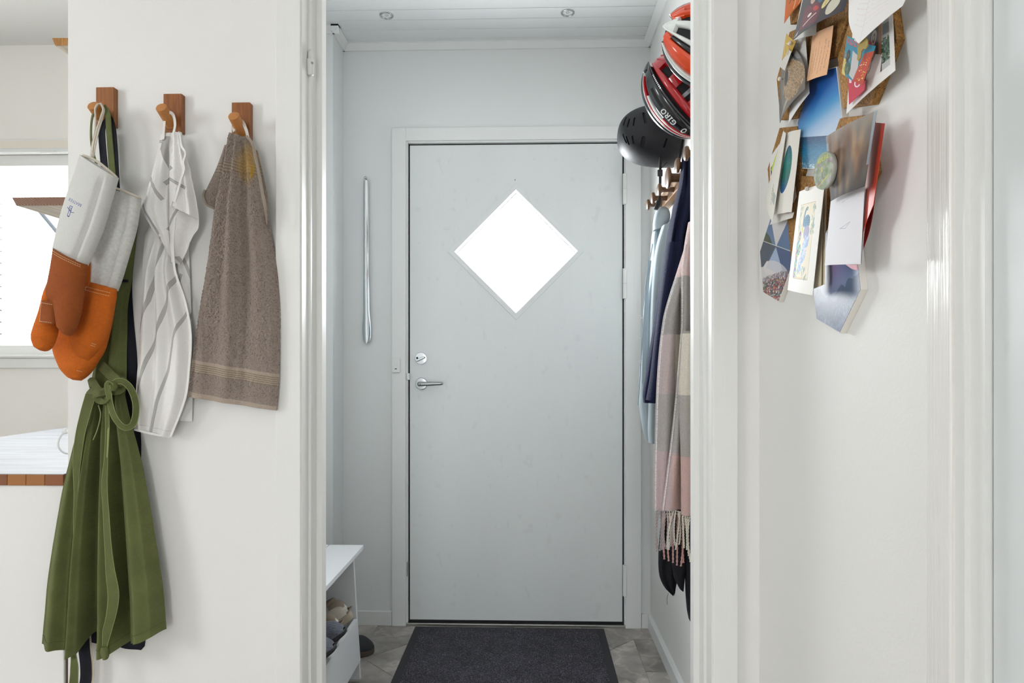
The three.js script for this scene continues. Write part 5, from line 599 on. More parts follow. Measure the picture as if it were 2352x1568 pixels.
  wpart(t, 'fuzzy_edge', join([fuzz([[0.4291,1.3675,-1.968],[0.4088,1.3037,-1.968],[0.3923,1.2398,-1.968],[0.3796,1.1376,-1.968],[0.372,1.0225,-1.968],[0.3681,0.8946,-1.968],[0.3656,0.7795,-1.968],[0.3656,0.6746,-1.968]]), fuzz([[0.4463,1.4516,-1.938],[0.4376,1.3762,-1.938],[0.4363,1.2881,-1.938],[0.4351,1.2001,-1.938],[0.4263,1.0868,-1.938],[0.4176,0.9862,-1.938],[0.4051,0.8729,-1.938],[0.3926,0.7721,-1.938],[0.3813,0.6814,-1.938]])]), fz, 'fuzzy pale edge');
  // fringe: every tassel a twisted cord
  const tints = ['#aaa1a0', '#b3aaa9', '#d9d2c6', '#c79b93', '#e2dccd', '#8d8684'].map((c) => std({ color: c, roughness: 0.95 })), r = rng(77);
  const cord = (a, b, rad) => { const out = [], n = 26, A = V(a), B = V(b), sag = (r() - 0.5) * 0.012; for (const ph of [0, Math.PI]) { const pts = []; for (let i = 0; i <= n; i++) { const s = i / n, q = A.clone().lerp(B, s); pts.push([q.x + Math.cos(s * 38 + ph) * rad * 0.75 + sag * Math.sin(Math.PI * s), q.y, q.z + Math.sin(s * 38 + ph) * rad * 0.75]); } out.push(tube(pts, rad * (0.8), 40, 5)); } return join(out); };
  const tops = [[0.3685,0.6742,-1.97],[0.3749,0.6742,-1.97],[0.3812,0.673,-1.97],[0.3809,0.6819,-1.936],[0.3859,0.6819,-1.936],[0.3922,0.6819,-1.936],[0.3984,0.682,-1.936],[0.4047,0.682,-1.936],[0.4109,0.6808,-1.936],[0.4167,0.6826,-1.934],[0.4225,0.6818,-1.932],[0.4283,0.681,-1.93],[0.4301,0.6743,-1.905],[0.4363,0.6731,-1.905],[0.4424,0.6719,-1.905],[0.4485,0.6719,-1.905],[0.3936,0.6685,-1.962],[0.405,0.6686,-1.962],[0.4164,0.6661,-1.962],[0.4278,0.6662,-1.962],[0.4388,0.6616,-1.96],[0.4501,0.6591,-1.96]];
  const ends = [[0.3685,0.5539,-1.97],[0.3723,0.559,-1.97],[0.3787,0.5565,-1.97],[0.3784,0.5687,-1.936],[0.3847,0.5779,-1.93],[0.3885,0.5729,-1.93],[0.3959,0.5705,-1.93],[0.4017,0.5811,-1.928],[0.3914,0.5733,-1.92],[0.4129,0.5837,-1.928],[0.4249,0.5869,-1.926],[0.4137,0.5735,-1.92],[0.4327,0.5842,-1.9],[0.4412,0.5793,-1.9],[0.4461,0.5621,-1.9],[0.451,0.5449,-1.9],[0.3894,0.534,-1.96],[0.4021,0.529,-1.96],[0.4147,0.524,-1.96],[0.425,0.518,-1.955],[0.4353,0.5171,-1.95],[0.4428,0.5273,-1.95]];
  const tone = [0, 1, 0, 0, 0, 1, 2, 1, 2, 2, 4, 2, 4, 4, 2, 4, 3, 3, 3, 3, 3, 3];
  tops.forEach((a, i) => wpart(t, 'tassel', cord(a, ends[i], 0.0021), tints[tone[i]])); }

// ---------------------------------------------------------------- bicycle helmets
const font = await new FontLoader().loadAsync('fonts/droid/droid_sans_bold.typeface.json');
function patch(fn, l0, l1, m0, m1, k0, k1, nu = 12, nv = 40) { // raised rib between two angles, with thickness
  const L0 = typeof l0 === 'function' ? l0 : () => l0, L1 = typeof l1 === 'function' ? l1 : () => l1;
  const P = (u, v, k) => { const mu = lerp(m0, m1, v); return fn(lerp(L0(v), L1(v), u), mu, k); }, round = (u) => 1 - Math.pow(Math.abs(2 * u - 1), 4);
  const top = gridGeo(nu, nv, (u, v) => P(u, v, lerp(k0, k1, 0.55 + 0.45 * round(u)))), bot = gridGeo(nu, nv, (u, v) => P(1 - u, v, k0)), rim = [];
  const e = (n, A) => rim.push(gridGeo(n, 1, (u, v) => { const [a, b] = A(u); return P(a, b, v < 0.5 ? lerp(k0, k1, 0.55 + 0.45 * round(a)) : k0); }));
  e(nv, (s) => [0, s]); e(nv, (s) => [1, 1 - s]); e(nu, (s) => [1 - s, 0]); e(nu, (s) => [s, 1]);
  return join([top, bot, ...rim]);
}
const D = Math.PI / 180;
function frame(P, Zhint) { const x = V(P).normalize(), z0 = V(Zhint), z = z0.sub(x.clone().multiplyScalar(z0.dot(x))).normalize(), y = x.clone().cross(z); return [x, y, z]; }
// ellipsoid with its poles on the axis P; angle l runs from the rim side Z (0) over the side turned to the room (90)
function shellOf(a, b, c, [x, y, z]) { return (l, m, k = 1) => { const q = new THREE.Vector3().addScaledVector(x, a * Math.sin(m) * k).addScaledVector(y, b * Math.cos(m) * Math.sin(l) * k).addScaledVector(z, c * Math.cos(m) * Math.cos(l) * k); return q.toArray(); }; }
M.gloss = (c) => phys({ color: c, roughness: 0.22, clearcoat: 0.8, clearcoatRoughness: 0.08 });
M.foam = std({ color: '#1a1b1d', roughness: 0.8 });
{ // orange and white
  const t = thing('cycling_helmet', 'orange and white vented cycling helmet, uppermost on the hall wall', 'helmet', [0.4715,1.9781,-1.86], 'cycling helmets'), O = M.gloss('#d8430c'), Wt = M.gloss('#d9dcd8'), K = M.gloss('#1b1c1f'), R = M.gloss('#b02a20');
  const fr = frame([-0.9, 0.36, 0.25], [-0.36, -0.9, 0.1]), S = shellOf(0.122, 0.1, 0.112, fr);
  part(t, 'liner', gridGeo(36, 30, (u, v) => S(lerp(-6, 186, u) * D, lerp(-88, 88, v) * D, 0.94)), M.foam, 'black foam liner');
  const band = (name, l0, l1, m, k = 1.02, k0 = 0.93, m0 = -80, m1 = 82, lab) => part(t, name, patch(S, l0 * D, l1 * D, m0 * D, m1 * D, k0, k), m, lab);
  band('rim_edge', -4, 10, K, 1.0, 0.9, -80, 70, 'dark rim'); band('rim_line', 10, 15, Wt, 1.04, 0.93, -80, 66, 'white rim line'); band('rim_line', 16, 19, Wt, 1.05, 0.93, -80, 64); band('rim_band', 19, 44, O, 1.055, 0.92, -80, 66, 'orange rim band'); band('dark_band', 45, 53, K, 1.02, 0.9, -80, 62, 'dark band');
  band('lower_rib', 54, 62, Wt, 1.055, 0.9, -80, 70, 'white rib'); band('main_rib', 77, 91, Wt, 1.065, 0.92, -80, 80, 'broad white rib');
  band('tail_shell', 54, 104, Wt, 1.06, 0.94, 58, 86, 'white tail'); band('tail_band', 20, 54, O, 1.03, 0.95, 58, 72);
  band('stripe', 106, 116, O, 1.075, 0.92, -80, 66, 'orange stripe'); band('crown_rib', 124, 146, O, 1.075, 0.92, -80, 72, 'orange crown rib'); band('crown_shell', 104, 148, O, 1.06, 0.94, 52, 70, 'orange tail'); band('top_rib', 150, 184, K, 1.06, 0.92, -80, 70, 'dark top rib');
  for (const m of [-14, 14]) band('cross_rib', 62, 77, K, 1.0, 0.9, m, m + 8); for (const m of [-24, 6]) band('cross_rib', 91, 106, M.gloss('#4a4b50'), 1.0, 0.9, m, m + 9);
  for (let k = 0; k < 3; k++) band('decal', 117.5 + k * 1.6, 118.4 + k * 1.6, Wt, 1.05, 1.0, -24, 20 - k * 5); }
{ // red and black
  const t = thing('cycling_helmet', 'red and black vented cycling helmet below the orange one', 'helmet', [0.4457,1.9093,-2.02], 'cycling helmets'), Rd = M.gloss('#b1121f'), K = M.gloss('#14161c'), Wt = M.gloss('#dfe2e2'), Nv = M.gloss('#1d2740');
  const fr = frame([-0.66, 0.72, 0.2], [-0.74, -0.66, -0.05]), S = shellOf(0.128, 0.105, 0.1, fr);
  part(t, 'liner', gridGeo(36, 30, (u, v) => S(lerp(-4, 180, u) * D, lerp(-88, 88, v) * D, 0.93)), M.foam, 'black foam liner');
  const band = (name, l0, l1, m, k = 1.02, k0 = 0.93, m0 = -80, m1 = 82, lab) => part(t, name, patch(S, l0 * D, l1 * D, m0 * D, m1 * D, k0, k), m, lab);
  band('rim_edge', -6, 3, Wt, 1.02, 0.9, -64, 56, 'white rim edge'); band('rim_band', 1, 13, K, 1.06, 0.9, -78, 84, 'black rim band'); band('rim_line', 13, 16, Wt, 1.055); band('rim_line', 16, 20, Rd, 1.055, 0.93, -70, 60, 'red line'); band('rim_line', 20, 24, Wt, 1.055, 0.93, -72, 30);
  band('side_panel', 23, 52, K, 1.055, 0.92, -80, 78, 'glossy black side panel'); band('side_tail', 10, 40, K, 1.09, 0.95, 66, 84, 'black tail'); band('red_flash', 24, 27, Rd, 1.062, 1.03, -60, -5); band('vent', 38, 46, M.foam, 1.056, 1.02, -52, -18, 'side vent'); band('vent', 34, 43, M.foam, 1.058, 1.03, 6, 34, 'side vent');
  band('panel_edge', 52, 56, M.gloss('#2b2f37'), 1.075, 0.95, -82, 80, 'black edge'); band('lower_rib', 60, 74, Rd, 1.05, 0.9, -80, 72, 'red rib'); band('middle_rib', 92, 110, Rd, 1.05, 0.9, -80, 72, 'red rib'); band('crown_rib', 128, 146, Rd, 1.05, 0.9, -80, 72, 'red rib'); band('tail_shell', 60, 150, Rd, 1.03, 0.93, 52, 74, 'red tail');
  for (const m of [-62, -26, 14]) band('cross_rib', 70, 134, Rd, 1.03, 0.9, m, m + 16, 'red cross rib');
  for (const m of [-40, -6]) band('inner_rib', 74, 128, M.gloss('#8a8d92'), 0.99, 0.9, m + 3, m + 8);
  // lettering along the side panel
  const put = (str, size, l, m, dir, mat, depth = 0.0008) => { const g = new TextGeometry(str, { font, size, depth, curveSegments: 3 }); g.computeBoundingBox(); g.translate(-(g.boundingBox.max.x) / 2, -size / 2, 0); const c = V(S(l * D, m * D, 1.062)), c2 = V(S(l * D, (m + dir) * D, 1.062)), n0 = V(S((l + 1) * D, m * D, 1.062)).sub(c), x = c2.sub(c).normalize(); let n = x.clone().cross(n0).normalize(); if (n.dot(c) < 0) n.negate(); const y = n.clone().cross(x); g.applyMatrix4(new THREE.Matrix4().makeBasis(x, y, n).setPosition(c.x, c.y, c.z)); return flat(g); };
  part(t, 'lettering', put('GIRO', 0.0175, 37, -8, 1, Wt), Wt, 'white brand lettering');
  for (let k = 0; k < 9; k++) band('side_decal', 52.6, 55.4, Wt, 1.079, 1.07, 46 - k * 2.6, 47.4 - k * 2.6);
  part(t, 'emblem', (() => { const g = new THREE.TorusGeometry(0.0068, 0.0018, 6, 24).scale(1, 1.25, 0.5); const c = V(S(36 * D, -36 * D, 1.064)), n = c.clone().normalize(); g.applyQuaternion(new THREE.Quaternion().setFromUnitVectors(new THREE.Vector3(0, 0, 1), n)); g.translate(c.x, c.y, c.z); return flat(g); })(), Wt, 'white ring emblem'); }
{ // matt black bowl helmet
  const C = [0.4869,1.8789,-2.28], t = thing('skate_helmet', 'matt black round helmet with slot vents hanging nearest the front door', 'helmet', C);
  const matt = std({ color: '#1a1b21', roughness: 0.55 });
  const ax = 0.192, by = 0.103, cz = 0.122;
  let dome = new THREE.SphereGeometry(1, 72, 44); const bowl = (g, p = 2.7) => { const q = g.attributes.position; for (let i = 0; i < q.count; i++) { const x = q.getX(i), r = Math.hypot(q.getY(i), q.getZ(i)) || 1e-6, a = Math.atan2(r, Math.abs(x)), k = Math.pow(Math.pow(Math.cos(a), p) + Math.pow(Math.sin(a), p), -1 / p); q.setXYZ(i, Math.sign(x) * Math.cos(a) * k, q.getY(i) / r * Math.sin(a) * k, q.getZ(i) / r * Math.sin(a) * k); } g.computeVertexNormals(); return g; }; bowl(dome); dome.scale(ax, by, cz); dome = new Brush(dome); dome.updateMatrixWorld();
  const ev = new Evaluator(); ev.attributes = ['position', 'normal']; ev.useGroups = false;
  const cut = (g) => { const b = new Brush(g); b.updateMatrixWorld(); dome = ev.evaluate(dome, b, SUBTRACTION); };
  cut(new THREE.BoxGeometry(0.6, 0.6, 0.6).translate(0.3 + 0.0, 0, 0));
  cut(bowl(new THREE.SphereGeometry(1, 48, 32)).scale(ax - 0.02, by - 0.02, cz - 0.02));
  // slots: [offset left in px of 1.49 mm, offset up, length, width, tilt]
  for (const [dx, dy, len, w, tilt] of [[118, 22, 0.034, 0.006, -0.35], [112, 13, 0.03, 0.006, -0.25], [101, 12, 0.03, 0.007, -0.1], [80, 18, 0.045, 0.008, 0.2], [113, -24, 0.03, 0.006, 0.3], [102, -26, 0.028, 0.0075, 0.12], [82, -33, 0.038, 0.013, -0.22], [34, -38, 0.032, 0.006, -0.28], [119, -18, 0.034, 0.006, 0.45]]) {
    const x = -dx * 0.00149, y = dy * 0.00149, z = cz * Math.sqrt(Math.max(0.02, Math.pow(1 - Math.pow(Math.abs(x) / ax, 2.7), 2 / 2.7) - (y / by) ** 2)), n = new THREE.Vector3(x / ax / ax, y / by / by, z / cz / cz).normalize();
    const g = new RoundedBoxGeometry(w, len, 0.016, 3, w * 0.45); g.rotateZ(tilt); g.applyQuaternion(new THREE.Quaternion().setFromUnitVectors(new THREE.Vector3(0, 0, 1), n)); g.translate(x, y, z); cut(g); }
  const dg = flat(dome.geometry.clone()); if (!dg.attributes.uv) dg.setAttribute('uv', new THREE.BufferAttribute(new Float32Array(dg.attributes.position.count * 2), 2)); dg.scale(1, 1, 1);
  part(t, 'shell', dg, matt, 'matt black shell with slots');
  part(t, 'liner', bowl(new THREE.SphereGeometry(1, 40, 28, 0, Math.PI * 2, 0, Math.PI / 2).rotateZ(Math.PI / 2)).scale(ax - 0.022, by - 0.022, cz - 0.022), M.foam, 'dark liner');
  part(t, 'rim', new THREE.TorusGeometry(1, 0.03, 8, 60).rotateY(Math.PI / 2).scale(0.1, by - 0.002, cz - 0.002), M.black, 'black rim');
  { // round-ended badge
    const x = -13 * 0.00149, y = -5 * 0.00149, z = cz * Math.sqrt(Math.pow(1 - Math.pow(Math.abs(x) / ax, 2.7), 2 / 2.7) - (y / by) ** 2) + 0.0004, n = new THREE.Vector3(x / ax / ax, y / by / by, z / cz / cz).normalize(), q = new THREE.Quaternion().setFromUnitVectors(new THREE.Vector3(0, 0, 1), n);
    const pl = (g) => { g.rotateZ(-Math.PI / 2); g.applyQuaternion(q); g.translate(x, y, z); return flat(g); };
    const rr = (w, h, r, dp) => { const s = new THREE.Shape(); s.moveTo(-w + r, -h); s.lineTo(w - r, -h); s.absarc(w - r, -h + r, r, -Math.PI / 2, 0); s.lineTo(w, h - r); s.absarc(w - r, h - r, r, 0, Math.PI / 2); s.lineTo(-w + r, h); s.absarc(-w + r, h - r, r, Math.PI / 2, Math.PI); s.lineTo(-w, -h + r); s.absarc(-w + r, -h + r, r, Math.PI, 1.5 * Math.PI); return new THREE.ExtrudeGeometry(s, { depth: dp, bevelEnabled: false }); };
    const b = part(t, 'badge', pl(rr(0.019, 0.0066, 0.004, 0.0012)), M.plastic, 'white badge');
    part(b, 'badge_field', pl(rr(0.0178, 0.0054, 0.003, 0.0016)), matt, 'dark field');
    const g = new TextGeometry('ABUS', { font, size: 0.0068, depth: 0.002, curveSegments: 3 }); g.computeBoundingBox(); g.translate(-g.boundingBox.max.x / 2, -0.0034, 0); part(b, 'badge_lettering', pl(g), M.plastic, 'white lettering'); }
  wpart(t, 'strap', join([ribbon([[0.4282,1.7899,-2.22],[0.4371,1.7462,-2.27],[0.4364,1.6872,-2.27],[0.4334,1.643,-2.27]], 0.0085, 0.0016, [0, 0, 1], 30), tube([[0.4552,1.7783,-2.24],[0.4436,1.7668,-2.24],[0.4321,1.7553,-2.24]], 0.0013, 14, 5)]), M.black, 'black chin strap');
  wpart(t, 'buckle', box(-0.0085, 0.0085, -0.01, 0.012, -0.004, 0.004, 0.002).translate(...[0.4348,1.7469,-2.262]), std({ color: '#2c2d30', roughness: 0.5 }), 'plastic strap slider');
  wpart(t, 'clip', pillow([[[0.4176,1.6477,-2.24],[0.4378,1.6504,-2.24]],[[0.4147,1.6331,-2.24],[0.4349,1.6359,-2.24]],[[0.4103,1.6215,-2.24],[0.4234,1.6185,-2.24]]], { front: 0.008, back: 0.008, ns: 16, nv: 10 }), M.black, 'black buckle'); }

// ---------------------------------------------------------------- cork wall
const corkMap = tex(512, 512, (x, y) => { const n = fbm(x * 60, y * 60, 60, 60, 221, 3), f = hash2(Math.floor(x * 170), Math.floor(y * 170), 12), g = fbm(x * 6, y * 6, 6, 6, 225, 3); let k = 0.72 + 0.4 * n + 0.14 * (g - 0.5); if (f > 0.93) k *= 0.62; else if (f < 0.06) k *= 1.2; return [178 * k, 130 * k, 70 * k]; });
const corkBump = tex(256, 256, (x, y) => 255 * fbm(x * 60, y * 60, 60, 60, 221, 3), false);
M.cork = std({ map: reps(corkMap, 5, 5), bumpMap: reps(corkBump, 8, 8), bumpScale: 0.0015, roughness: 0.9 });
M.card = std({ color: '#ece8e0', roughness: 0.75 }); M.note = std({ color: '#ecebe9', roughness: 0.8 }); M.pin = phys({ color: '#dcd6cc', roughness: 0.25, clearcoat: 0.5 });
const hexPts = (c, R) => Array.from({ length: 6 }, (_, k) => { const a = (k * 60 - 17.4) * D; return [c[0] + R * Math.cos(a), c[1] + R * Math.sin(a)]; });
const hexPrism = (c, R, x0, th, bevel) => ext(hexPts(c, R), th, [x0, 0, 0], [0, 0, 1], [0, 1, 0], [-1, 0, 0], bevel);
function fitUV(g, z0, y0, w, h) { const p = g.attributes.position, uv = g.attributes.uv; for (let i = 0; i < p.count; i++) uv.setXY(i, (p.getZ(i) - z0) / w, (p.getY(i) - y0) / h); return g; }
const n17 = [0.299, 0.954], P0 = [-1.3, 1.483], step = 0.1704;
const cell = (i, j) => [P0[0] + i * 0.1408 * 0.954 * 1.06 + (i * 0.0 + j) * step * n17[0] + i * 0.0, P0[1] - i * 0.044 + j * step * n17[1]];
// column and row of every tile, measured on the wall
const cells = { a3: [-1.2, 1.806], a2: [-1.251, 1.645], a1: [-1.302, 1.482], a0: [-1.347, 1.319], b3: [-1.052, 1.852], b2: [-1.105, 1.69], b1: [-1.146, 1.521], b0: [-1.196, 1.358], c3: [-0.936, 1.73], c2: [-0.988, 1.568], c1: [-1.046, 1.408], c0: [-1.086, 1.246] };
const corkLabels = { a3: 'topmost cork hexagon, behind the orange card', a2: 'cork hexagon behind the dog picture', a1: 'cork hexagon behind the teal painted card', b3: 'cork hexagon behind the crimson collage picture', b2: 'cork hexagon behind the peach note', b0: 'cork hexagon above the peacock card', c3: 'cork hexagon behind the white letter', c2: 'cork hexagon behind the wreath photograph', c1: 'cork hexagon behind the red envelope' };
for (const [k, label] of Object.entries(corkLabels)) solo('cork_tile', hexPrism(cells[k], 0.0905, HX, 0.011, 0.0012), M.cork, label, 'cork tile', 'hexagonal cork tiles');
function photoTile(c, label, draw) {
  const t = thing('photo_tile', label, 'photo tile', [HX, c[1], c[0]], 'hexagonal photo tiles'), R = 0.0915;
  wpart(t, 'board', hexPrism(c, R, HX, 0.0105, 0.0008), M.card, 'white edge');
  const map = print(512, 512, draw), g = hexPrism(c, R - 0.0015, HX - 0.0103, 0.0006, 0);
  wpart(t, 'print', fitUV(g, c[0] - R, c[1] - R, 2 * R, 2 * R), std({ map, roughness: 0.38 }), 'glossy print'); }
photoTile(cells.b1, 'hexagonal photograph of blue sky over the sea', (g) => {
  let q = g.createLinearGradient(0, 40, 0, 330); q.addColorStop(0, '#1d4fa3'); q.addColorStop(0.35, '#1b62b3'); q.addColorStop(0.6, '#2a8ccb'); q.addColorStop(0.8, '#8fb6db'); q.addColorStop(1, '#b9cbe3'); g.fillStyle = q; g.fillRect(0, 0, 512, 512);
  g.save(); g.translate(256, 330); g.rotate(0.3); q = g.createLinearGradient(0, 0, 0, 220); q.addColorStop(0, '#24466f'); q.addColorStop(0.3, '#1f7ba6'); q.addColorStop(0.55, '#4a86a8'); q.addColorStop(0.8, '#5d86a0'); q.addColorStop(1, '#6f8ba0'); g.fillStyle = q; g.fillRect(-400, 0, 800, 400);
  const r = rng(41); for (let i = 0; i < 900; i++) { g.fillStyle = r() < 0.5 ? 'rgba(20,60,96,0.4)' : 'rgba(140,196,214,0.35)'; const y = r() * 190; g.fillRect(-350 + r() * 700, y, 4 + r() * 22, 1 + y / 90); }
  for (let i = 0; i < 260; i++) { g.fillStyle = 'rgba(240,244,246,0.6)'; g.fillRect(-340 + r() * 680, 128 + r() * 20 + 8 * Math.sin(i), 4 + r() * 14, 2 + r() * 3); } g.restore(); });
photoTile(cells.a0, 'hexagonal photograph of a mountain lake and coloured pebbles', (g) => {
  g.fillStyle = '#d9d6d6'; g.fillRect(0, 0, 512, 512); const tri = (p, c) => { g.fillStyle = c; g.beginPath(); p.forEach(([x, y], i) => i ? g.lineTo(x, y) : g.moveTo(x, y)); g.fill(); };
  g.save(); g.translate(256, 256); g.rotate(0.3); g.translate(-256, -256);
  tri([[-60, -20], [120, 40], [250, 190], [-80, 190]], '#5f7a9e'); tri([[620, -20], [420, 0], [260, 190], [620, 190]], '#53709a'); tri([[-80, 90], [140, 150], [200, 190], [-80, 190]], '#47503a');
  g.fillStyle = '#4f5f6e'; g.fillRect(-80, 190, 700, 100); tri([[-80, 190], [250, 190], [90, 330], [-80, 380]], '#465063'); tri([[620, 190], [262, 190], [400, 330], [620, 360]], '#37507f'); tri([[255, 195], [130, 330], [420, 330]], '#9fb4d2'); g.fillStyle = 'rgba(236,236,220,0.9)'; g.fillRect(-80, 186, 700, 4);
  g.fillStyle = 'rgba(225,220,220,0.75)'; g.beginPath(); g.ellipse(300, 330, 200, 60, 0, 0, 7); g.fill(); g.restore();
  g.fillStyle = '#4a4450'; g.beginPath(); g.moveTo(0, 400); g.quadraticCurveTo(250, 340, 512, 420); g.lineTo(512, 512); g.lineTo(0, 512); g.fill();
  const r = rng(51), cs = ['#b34a5c', '#d9c9b8', '#4c6b7a', '#38364a', '#c9605a', '#e2ddd0', '#6e9188', '#8a3550', '#d98c4a', '#2c2a3a', '#b9a2b8', '#5a8c6a', '#c23a56', '#e8e2d6'];
  for (let i = 0; i < 1500; i++) { const y = 345 + (i / 1500) * 175, s = 3 + (y - 335) / 12; g.fillStyle = i < 260 ? 'rgba(150,120,130,0.5)' : cs[Math.floor(r() * cs.length)]; g.beginPath(); g.ellipse(r() * 512, y + 8 * (r() - 0.5), s * (0.6 + r() * 0.5), s * (0.7 + 0.6 * r()), r() * 3, 0, 7); g.fill(); g.strokeStyle = 'rgba(30,24,34,0.5)'; g.lineWidth = 1.4; g.stroke(); } });
photoTile(cells.c0, 'hexagonal photograph of blue misty mountains, lowest on the wall', (g) => {
  let q = g.createLinearGradient(0, 0, 0, 512); q.addColorStop(0, '#25305c'); q.addColorStop(0.35, '#4c5f8e'); q.addColorStop(0.55, '#7d8fae'); q.addColorStop(1, '#5a6f8c'); g.fillStyle = q; g.fillRect(0, 0, 512, 512);
  q = g.createRadialGradient(250, 190, 10, 250, 190, 170); q.addColorStop(0, 'rgba(196,150,190,0.6)'); q.addColorStop(1, 'rgba(150,140,200,0)'); g.fillStyle = q; g.fillRect(0, 0, 512, 512);
  const ridge = (y, a, s, c) => { g.fillStyle = c; g.beginPath(); g.moveTo(0, 512); for (let x = 0; x <= 512; x += 6) g.lineTo(x, y - a * fbm(x / 90, 1, 64, 64, s, 5) - x * 0.12); g.lineTo(512, 512); g.fill(); };
  ridge(400, 130, 61, 'rgba(70,88,116,0.8)'); ridge(470, 150, 63, 'rgba(58,74,100,0.85)'); ridge(540, 130, 67, 'rgba(84,98,128,0.9)');
  const r = rng(61); for (let i = 0; i < 500; i++) { g.fillStyle = 'rgba(196,204,226,0.22)'; const x = r() * 512; g.fillRect(x, 400 + r() * 100 - x * 0.1, 1 + r() * 3, 4 + r() * 18); } });

// papers: every sheet keeps its own distance from the wall
const sheet = (name, q, o, mat, label, cat, group) => solo(name, paper(q, o), mat, label, cat, group);
const scribble = (g, x, y, w, s, c, ang = 0, seed = 1) => { const r = rng(seed); g.save(); g.translate(x, y); g.rotate(ang); g.strokeStyle = c; g.lineWidth = Math.max(1, s * 0.12); g.beginPath(); let cx = 0; g.moveTo(0, 0); while (cx < w) { const d = s * (0.4 + r() * 0.6); if (r() < 0.16) { cx += s * 0.7; g.moveTo(cx, 0); continue; } g.quadraticCurveTo(cx + d * 0.3, -s * (0.3 + r()), cx + d, (r() - 0.5) * s * 0.5); cx += d; } g.stroke(); g.restore(); };
sheet('orange_card', [[0.478,1.8195,-1.2586], [0.482,1.7614,-1.1564], [0.484,1.7555,-1.2035], [0.47,1.74,-1.2522]], { bulge: 0.002 }, std({ map: print(128, 256, (g) => { g.fillStyle = '#d5702f'; g.fillRect(0, 0, 128, 256); g.strokeStyle = '#f2d6c2'; g.lineWidth = 4; g.beginPath(); g.moveTo(70, 235); g.lineTo(74, 130); g.moveTo(104, 245); g.lineTo(106, 140); g.stroke(); g.strokeStyle = '#3a2c26'; g.lineWidth = 5; g.beginPath(); g.moveTo(28, 150); g.lineTo(46, 120); g.lineTo(60, 150); g.stroke(); }), roughness: 0.5 }), 'orange card with white lines at the top left of the cork wall', 'card');
sheet('collage_picture', [[0.474,1.7648,-1.1621], [0.474,1.6733,-1.0011], [0.466,1.6297,-0.999], [0.448,1.6563,-1.1449]], { bulge: 0.006, curl: 0.004, n: 20 }, std({ map: print(512, 512, (g) => { g.fillStyle = '#3a343c'; g.fillRect(0, 0, 512, 512); const r = rng(71); g.fillStyle = '#6a2438'; g.beginPath(); g.moveTo(60, 470); g.lineTo(80, 250); g.lineTo(250, 230); g.lineTo(290, 330); g.lineTo(270, 480); g.fill(); for (let i = 0; i < 160; i++) { g.fillStyle = 'rgba(222,190,196,0.5)'; g.fillRect(70 + r() * 200, 240 + r() * 230, 2 + r() * 3, 2 + r() * 3); } g.fillStyle = '#d9d5c2'; g.beginPath(); g.ellipse(400, 340, 50, 120, 0.2, 0, 7); g.fill(); g.fillStyle = '#e2d690'; g.beginPath(); g.ellipse(330, 260, 26, 80, 0.35, 0, 7); g.fill(); for (let i = 0; i < 20; i++) { g.fillStyle = '#6b6240'; g.fillRect(312 + r() * 36, 200 + r() * 120, 4, 4); } g.fillStyle = '#3c6d8e'; g.beginPath(); g.ellipse(270, 190, 34, 56, 0.2, 0, 7); g.fill(); g.fillStyle = '#c9a99a'; g.beginPath(); g.ellipse(170, 190, 30, 44, 0, 0, 7); g.fill(); g.fillStyle = '#c33a3a'; g.beginPath(); g.ellipse(230, 300, 36, 26, 0.6, 0, 7); g.fill(); g.fillStyle = '#efe8da'; g.beginPath(); g.ellipse(170, 350, 26, 16, -0.6, 0, 7); g.fill(); g.strokeStyle = '#efe9de'; g.lineWidth = 10; g.beginPath(); g.moveTo(110, 440); g.lineTo(250, 360); g.stroke(); g.fillStyle = '#7d3a4c'; g.fillRect(300, 60, 60, 90); g.fillStyle = '#bdb9b4'; g.fillRect(440, 60, 50, 180); g.fillStyle = '#23253c'; g.fillRect(480, 180, 32, 332); g.fillStyle = '#d9d7cf'; g.beginPath(); g.moveTo(10, 500); g.lineTo(60, 455); g.lineTo(50, 490); g.fill(); }), roughness: 0.35 }), 'glossy picture with crimson coat and figures curling off the wall', 'picture');
sheet('white_sheet', [[0.478,1.7724,-1.1756], [0.478,1.7424,-1.1228], [0.476,1.6581,-1.1282], [0.462,1.6769,-1.1865]], { bulge: 0.003 }, M.note, 'white sheet behind the crimson picture', 'paper');
sheet('white_letter', [[0.474,1.6771,-1.0079], [0.47,1.5779,-0.8332], [0.46,1.5527,-0.84], [0.466,1.6185,-0.9922]], { bulge: 0.004, n: 20, off: (u, v) => { const k = Math.pow(v, 1.2) * (u < 0.44 ? Math.pow(u / 0.44, 0.75) : Math.pow((1 - u) / 0.56, 1.05)); return [-0.012 * k, -0.044 * k, 0]; } }, std({ map: print(512, 512, (g) => { g.fillStyle = '#efedec'; g.fillRect(0, 0, 512, 512); g.fillStyle = 'rgba(214,206,204,0.5)'; g.fillRect(236, 0, 3, 512); for (let i = 0; i < 6; i++) scribble(g, 130, 180 + i * 48, 280, 16, 'rgba(220,190,188,0.55)', -0.3, 90 + i); }), roughness: 0.8 }), 'white handwritten letter hanging at the top right of the cork wall', 'letter');
sheet('peach_note', [[0.481,1.6707,-1.154], [0.479,1.6451,-1.0707], [0.476,1.5708,-1.0809], [0.47,1.5866,-1.1451]], { bulge: 0.002, curl: 0.003 }, std({ map: print(256, 512, (g) => { g.fillStyle = '#f0bd92'; g.fillRect(0, 0, 256, 512); for (let i = 0; i < 6; i++) scribble(g, 36 + i * 36, 470 - (i % 3) * 20, 330 - (i % 2) * 60, 15, 'rgba(70,66,90,0.7)', -1.5, 30 + i); }), roughness: 0.85 }), 'peach sticky note with handwriting', 'note');
